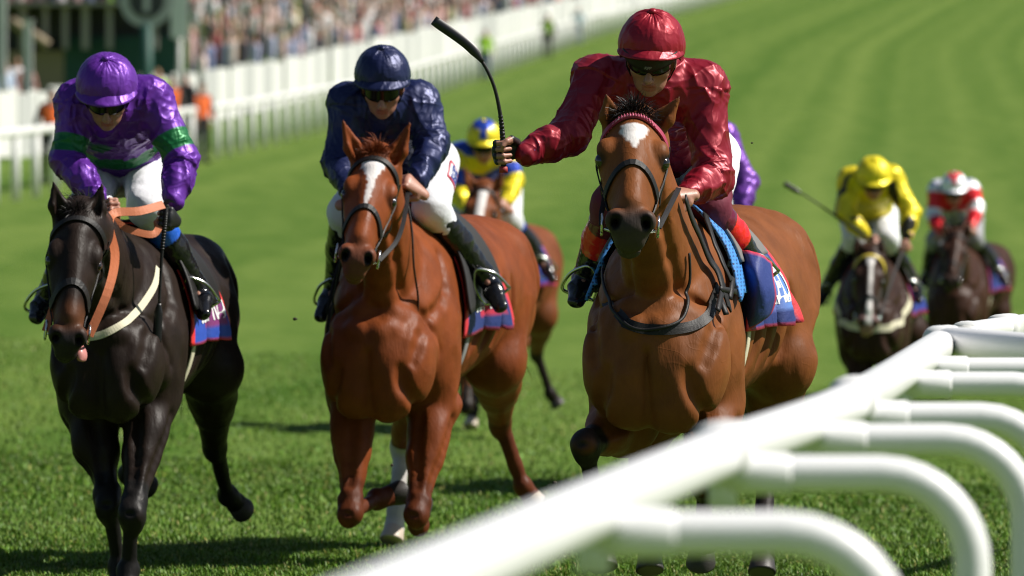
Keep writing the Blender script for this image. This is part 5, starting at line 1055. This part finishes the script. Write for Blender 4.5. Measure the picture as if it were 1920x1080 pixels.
def rein(p, q, pts, m_, w=.018, hint=(0, -1, .2), th_=.005, name='rein'):
    H = p['_H']; P = catmull([H(q * .085, .49, -.10)] + pts, 36); v, f = ribbon_geo(P, np.asarray(hint, float), w, th_); return obj(name, v, f, m_, p['_bridle'], smooth=False)
J = posefn(225, 27.9)[1]
rein(PL, 1, [J(203, 545, -.42), J(216, 480, -.28), J(205, 425, -.12), J(215, 400, -.05), J(262, 396, .0), J(306, 384, .08)], M_BROWNL, .034)
rein(PL, -1, [J(110, 545, -.40), J(140, 470, -.22), J(195, 410, -.02), J(240, 430, .02), J(285, 440, .05), J(300, 425, .08)], M_BROWNL, .028)
J = posefn(725, 29.4)[1]
rein(PM, 1, [J(745, 450, -.40), J(760, 400, -.2), J(765, 356, .06)], M_LEATHER); rein(PM, -1, [J(650, 440, -.40), J(655, 400, -.2), J(668, 372, .06)], M_LEATHER)
v, f = tube_geo(catmull([J(762, 365, .04), J(772, 430, .0), J(776, 500, .0), J(784, 570, .1), J(770, 625, .1), J(735, 640, .0), J(715, 650, -.02)], 50), .0045, 8); obj('rein_end', v, f, M_LEATHER, PM['_bridle'])
J = posefn(1240, 25.0)[1]
rein(PR, 1, [J(1252, 395, -.45), J(1272, 355, -.2), J(1264, 370, .04)], M_LEATHER); rein(PR, -1, [J(1130, 390, -.45), J(1150, 350, -.2), J(1250, 376, .05)], M_LEATHER)
v, f = strap(PR['_sdf'], hits(PR, 25.0, BR, [(1278, 372), (1290, 410), (1310, 455), (1335, 505), (1350, 545), (1352, 580)]), .036, .006, .026, 50); obj('shoulder_strap', v, f, M_LEATHER, PR['_root'])
v, f = strap(PR['_sdf'], hits(PR, 25.0, BR, [(1300, 375), (1322, 430), (1345, 490), (1362, 530)]), .028, .006, .03, 40); obj('shoulder_strap', v, f, M_LEATHER, PR['_root'])
mb = MB()
for (x0, y0_), (x1, y1_) in (((1352, 540), (1384, 546)), ((1352, 552), (1366, 588)), ((1356, 548), (1348, 580)), ((1378, 520), (1372, 560))):
    c0_, c1_ = hits(PR, 25.0, BR, [(x0, y0_), (x1, y1_)], .03); mb.add(*ribbon_geo(catmull([c0_, (c0_ + c1_) / 2 + V3(.0, -.015, .0), c1_], 8), V3(.4, -1, .1), .02, .006))
mb.build('buckle_straps', M_LEATHER, PR['_root'])
# blown-up corner of the number cloth in front of the boot
gp = [[(1384, 470), (1404, 470), (1428, 478), (1446, 492)], [(1388, 505), (1408, 508), (1430, 512), (1450, 520)], [(1390, 545), (1412, 550), (1436, 552), (1455, 556)], [(1392, 585), (1412, 592), (1434, 588), (1448, 584)], [(1393, 622), (1408, 616), (1424, 606), (1438, 596)]]
gd = [[.66, .60, .60, .72], [.62, .53, .55, .70], [.62, .54, .56, .70], [.63, .58, .62, .72], [.66, .64, .66, .72]]
G = np.array([[J(x, y, d_) for (x, y), d_ in zip(r_, q_)] for r_, q_ in zip(gp, gd)]); G = np.stack([catmull(G[:, j], 20) for j in range(4)], 1); G = np.stack([catmull(G[i], 16) for i in range(20)], 0)
G = G + V3(.2, -.95, .1) * (.014 * np.array([[mnoise.noise(Vector((i * .16, j * .34, 2.3))) + .5 * mnoise.noise(Vector((i * .1 + j * .5, j * .2, 7.1))) for j in range(16)] for i in range(20)]))[..., None]
v, f, _ = sheet_geo(G, .005, np.tile(V3(.3, -.95, .1), (20, 16, 1))); c_ = np.tile(np.array(NAVY) * 1.25, (20, 16, 1)); c_[:, -1:] = RED; c_[:1] = RED; c_[-1:] = RED
obj('cloth_corner', v, f, M_CLOTH, PR['_root'], cols=np.vstack([c_.reshape(-1, 3)] * 2))
v, f = strap(PR['_sdf'], hits(PR, 25.0, BR, [(1292, 475), (1290, 540), (1284, 590), (1250, 612), (1200, 618), (1165, 600), (1142, 560), (1130, 500)]), .011, .006, .012, 60); obj('neck_strap', v, f, M_LEATHER, PR['_bridle'])
H = PL['_H']; v, f = ribbon_geo(catmull([H(.020, .50, -.118), H(.048, .535, -.115), H(.062, .565, -.118), H(.062, .59, -.128)], 12), PL['_hv'][0] * .5 + PL['_hv'][2], np.interp(np.linspace(0, 1, 12), [0, .6, .9, 1], [.03, .045, .04, .02]), .009); obj('tongue', v, f, M_TONGUE, PL['_root'])
# ------------------------------------------------------------------ the field behind: four more horses with riders
import copy
def shift_pose(o, fn):
    if isinstance(o, np.ndarray): return fn(o)
    if isinstance(o, list): return [shift_pose(x, fn) for x in o]
    if isinstance(o, tuple): return tuple(shift_pose(x, fn) if isinstance(x, np.ndarray) else x for x in o)
    return o
def variant(P, keys, mirror=False, head=(0, 0, 0), shear=0.0):
    out = {}; head = np.array(head, float)
    for k, v in P.items():
        if k.startswith('_'): continue
        fn = (lambda q: q * V3(-1, 1, 1)) if mirror else (lambda q: q - V3(shear * max(q[1], 0), 0, 0))
        if k in ('side', 'hside', 'fw', 'uph'):
            w = v.copy()
            if mirror: w = w * (V3(1, -1, 1) if k in ('side', 'hside') else V3(-1, 1, 1))
            out[k] = w; continue
        if k == 'hands':
            out[k] = [{a: (b * V3(-1, 1, 1) if mirror else b) for a, b in h.items()} for h in (v[::-1] if mirror else v)]; continue
        out[k] = shift_pose(v, fn)
        if mirror and k in ('fore', 'hind', 'ears', 'sh', 'el', 'wr', 'ha', 'kn', 'an', 'to'): out[k] = out[k][::-1]
    if keys == 'h':
        for k in ('poll', 'nose'): out[k] = out[k] + head
        out['ears'] = [e + head for e in out['ears']]; out['neck'] = [(c + head * t, w, d) for (c, w, d), t in zip(out['neck'], (0, .35, .75, 1))]
    else:
        for k in ('helm',): out[k] = out[k] + head * .5
    return out
def field(px, d, HP, JP, coat, T, hl, jl, tack, cloth, mirror=False, head=(0, 0, 0), M=M_COAT, hair=M_HAIR_K, sc=1.0, brst=None, shear=0.0):
    B, _ = posefn(px, d); h = variant(HP, 'h', mirror, head, shear); j = variant(JP, 'j', mirror, V3(*head), shear)
    r = make_horse(h, B, hl, coat, .014, M=M, hair=hair, detail=1, tack=tack); 
    if brst: cloth = dict(cloth, breast=[h['secs'][1][0] + h['side'] * .3 + V3(0, .1, .12), h['secs'][0][0] + h['side'] * .24 + V3(0, .0, .05), h['secs'][0][0] + V3(0, -.2, -.02), h['secs'][0][0] - h['side'] * .24 + V3(0, .0, .05), h['secs'][1][0] - h['side'] * .3 + V3(0, .1, .12)], breastmat=M_WEB)
    saddle_set(h, cloth, 1); q = make_jockey(j, B, jl, T, .011, detail=1)
    for k, s_ in ((0, -1), (1, 1)):
        rein(h, s_, [lerp(h['_H'](s_ * .085, .49, -.1), j['ha'][k], .5) + V3(0, 0, .02), j['ha'][k]], M_LEATHER)
    return h, j, B
CL = dict(cloth=(.02, .04, .28), border=RED, phi=1.8, y0=1.45, y1=2.8, flap=.9)
def fnBY(C, V, which, par, p):
    C = blend(C, (which >= 0) * sstep(.45, .5, par) * sstep(.95, .9, par), (.02, .06, .42)); return blend(C, (which < 0) * 1.0, (.02, .06, .42))
YEL = (.82, .66, .02)
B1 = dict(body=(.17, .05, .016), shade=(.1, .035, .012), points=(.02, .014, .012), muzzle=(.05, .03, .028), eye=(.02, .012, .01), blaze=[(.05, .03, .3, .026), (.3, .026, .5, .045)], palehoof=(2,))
field(918, 48, PM, QM, B1, dict(name='blueyellow', silk=YEL, cap=YEL, silkfn=[fnBY], capfn=lambda C, th, ph: blend(C, sstep(.75, .6, ph) + (np.abs(np.mod(th, math.pi) - math.pi / 2) < .32) * (ph < 1.2), (.02, .06, .42)), seed=2.2, bands=[(0, .25, (.02, .06, .4))], cuff=YEL), 'brown racehorse with a broad white blaze running behind the chestnut', 'jockey in yellow and royal blue silks behind the middle horse', dict(nose_y=.38), CL, shear=.07)
def fnY(C, V, which, par, p): return blend(C, ((nz(V * 9) > .28) & (which >= 0)) * 1.0, (.03, .03, .02))
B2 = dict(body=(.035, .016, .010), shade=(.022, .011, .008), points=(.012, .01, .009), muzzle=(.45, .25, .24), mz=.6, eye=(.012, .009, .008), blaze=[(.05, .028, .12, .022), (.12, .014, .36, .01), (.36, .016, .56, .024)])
M_GOLD = mat('gold_browband', (.6, .45, .06), rough=.4)
hy, jy, By = field(1650, 49, PL, QL, B2, dict(name='yellow', silk=YEL, cap=(.85, .7, .02), silkfn=[fnY], seed=3.7, cuff=(.5, .25, .2)), 'dark brown racehorse with white blaze and pale breast girth behind the near rail', 'jockey in bright yellow silks and cap behind the near rail', dict(nose_y=.4, brow=M_GOLD), CL, mirror=False, head=(.06, 0, -.06), M=M_BCOAT, brst=True)
Jy = lambda x, y, dy: at(x, y, 49 + dy) - By
whip(By, [jy['ha'][0], lerp(jy['ha'][0], Jy(1545, 390, .2), .5), Jy(1545, 390, .2), Jy(1515, 370, .2), Jy(1492, 357, .2), Jy(1470, 344, .2)], 'dark whip sticking out to the left of the yellow jockey')
def fnR(C, V, which, par, p):
    C = blend(C, (which < 0) * 1.0 + (which >= 0) * sstep(.2, .15, par), (.8, .8, .88)); C = blend(C, ((which < 0) & (nz(V * 16) > .2)) * 1.0, (.08, .12, .45)); return blend(C, (which >= 0) * sstep(.7, .75, par) * sstep(1.35, 1.3, par), (.85, .85, .88))
    
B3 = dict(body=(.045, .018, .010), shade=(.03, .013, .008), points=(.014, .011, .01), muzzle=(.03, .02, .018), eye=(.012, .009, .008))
field(1797, 63, PM, QM, B3, dict(name='redwhite', silk=(.75, .02, .03), cap=(.95, .95, .98), silkfn=[fnR], capfn=lambda C, th, ph: blend(C, sstep(.62, .5, ph) + (np.abs(np.mod(th, math.pi) - math.pi / 2) < .25) * (ph < .95), (.75, .02, .03)), seed=5.5, cuff=(.5, .25, .2), breech=(.3, .3, .32)), 'dark bay racehorse farthest back at the right', 'jockey in red and white silks farthest back at the right', dict(nose_y=.4), CL, head=(.0, 0, -.17), M=M_BCOAT)
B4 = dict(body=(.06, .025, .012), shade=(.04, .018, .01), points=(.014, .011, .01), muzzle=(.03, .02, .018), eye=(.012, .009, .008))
field(1322, 38, PL, QL, B4, dict(name='mauve', silk=(.16, .05, .34), cap=(.16, .05, .34), seed=6.5), 'racehorse almost wholly hidden behind the leading bay', 'jockey in purple silks almost hidden behind the maroon jockey', dict(nose_y=.4), CL, head=(.0, 0, -.10), M=M_BCOAT)
# ------------------------------------------------------------------ bits of turf thrown up by the hooves
M_CLOD = mat('soil_clod', (.035, .03, .015), rough=.9, bump=.004, bscale=60)
LB = ['small turf clod flying left of the middle jockey\'s boot', 'tiny turf speck in the air right of the maroon jockey\'s elbow', 'turf speck between the chestnut horse\'s forelegs', 'turf clod left of the bay horse\'s raised knee']
for k, (px, py, d, r) in enumerate([(553, 598, 28.5, .006), (1410, 268, 25.5, .003), (735, 872, 28.8, .005), (1040, 905, 24.6, .006)]):
    c = at(px, py, d); th = np.linspace(0, 2 * math.pi, 7, endpoint=False); R = []
    for a, rr in ((-1, .2), (-.5, .9), (.1, 1.0), (.6, .75), (1, .2)): R.append(np.stack([np.cos(th) * rr * r * 1.6 * RNG.uniform(.6, 1.3, 7), np.sin(th) * rr * r * RNG.uniform(.6, 1.3, 7), np.full(7, a * r) + RNG.normal(0, r * .15, 7)], 1))
    V = np.vstack(R); F = [(i * 7 + j, i * 7 + (j + 1) % 7, (i + 1) * 7 + (j + 1) % 7, (i + 1) * 7 + j) for i in range(4) for j in range(7)] + [tuple(range(7))[::-1], tuple(28 + j for j in range(7))]
    o = obj('turf_clod', V, F, M_CLOD); o.location = list(c); tag(o, LB[k], 'turf clod', 'bits of turf in the air')
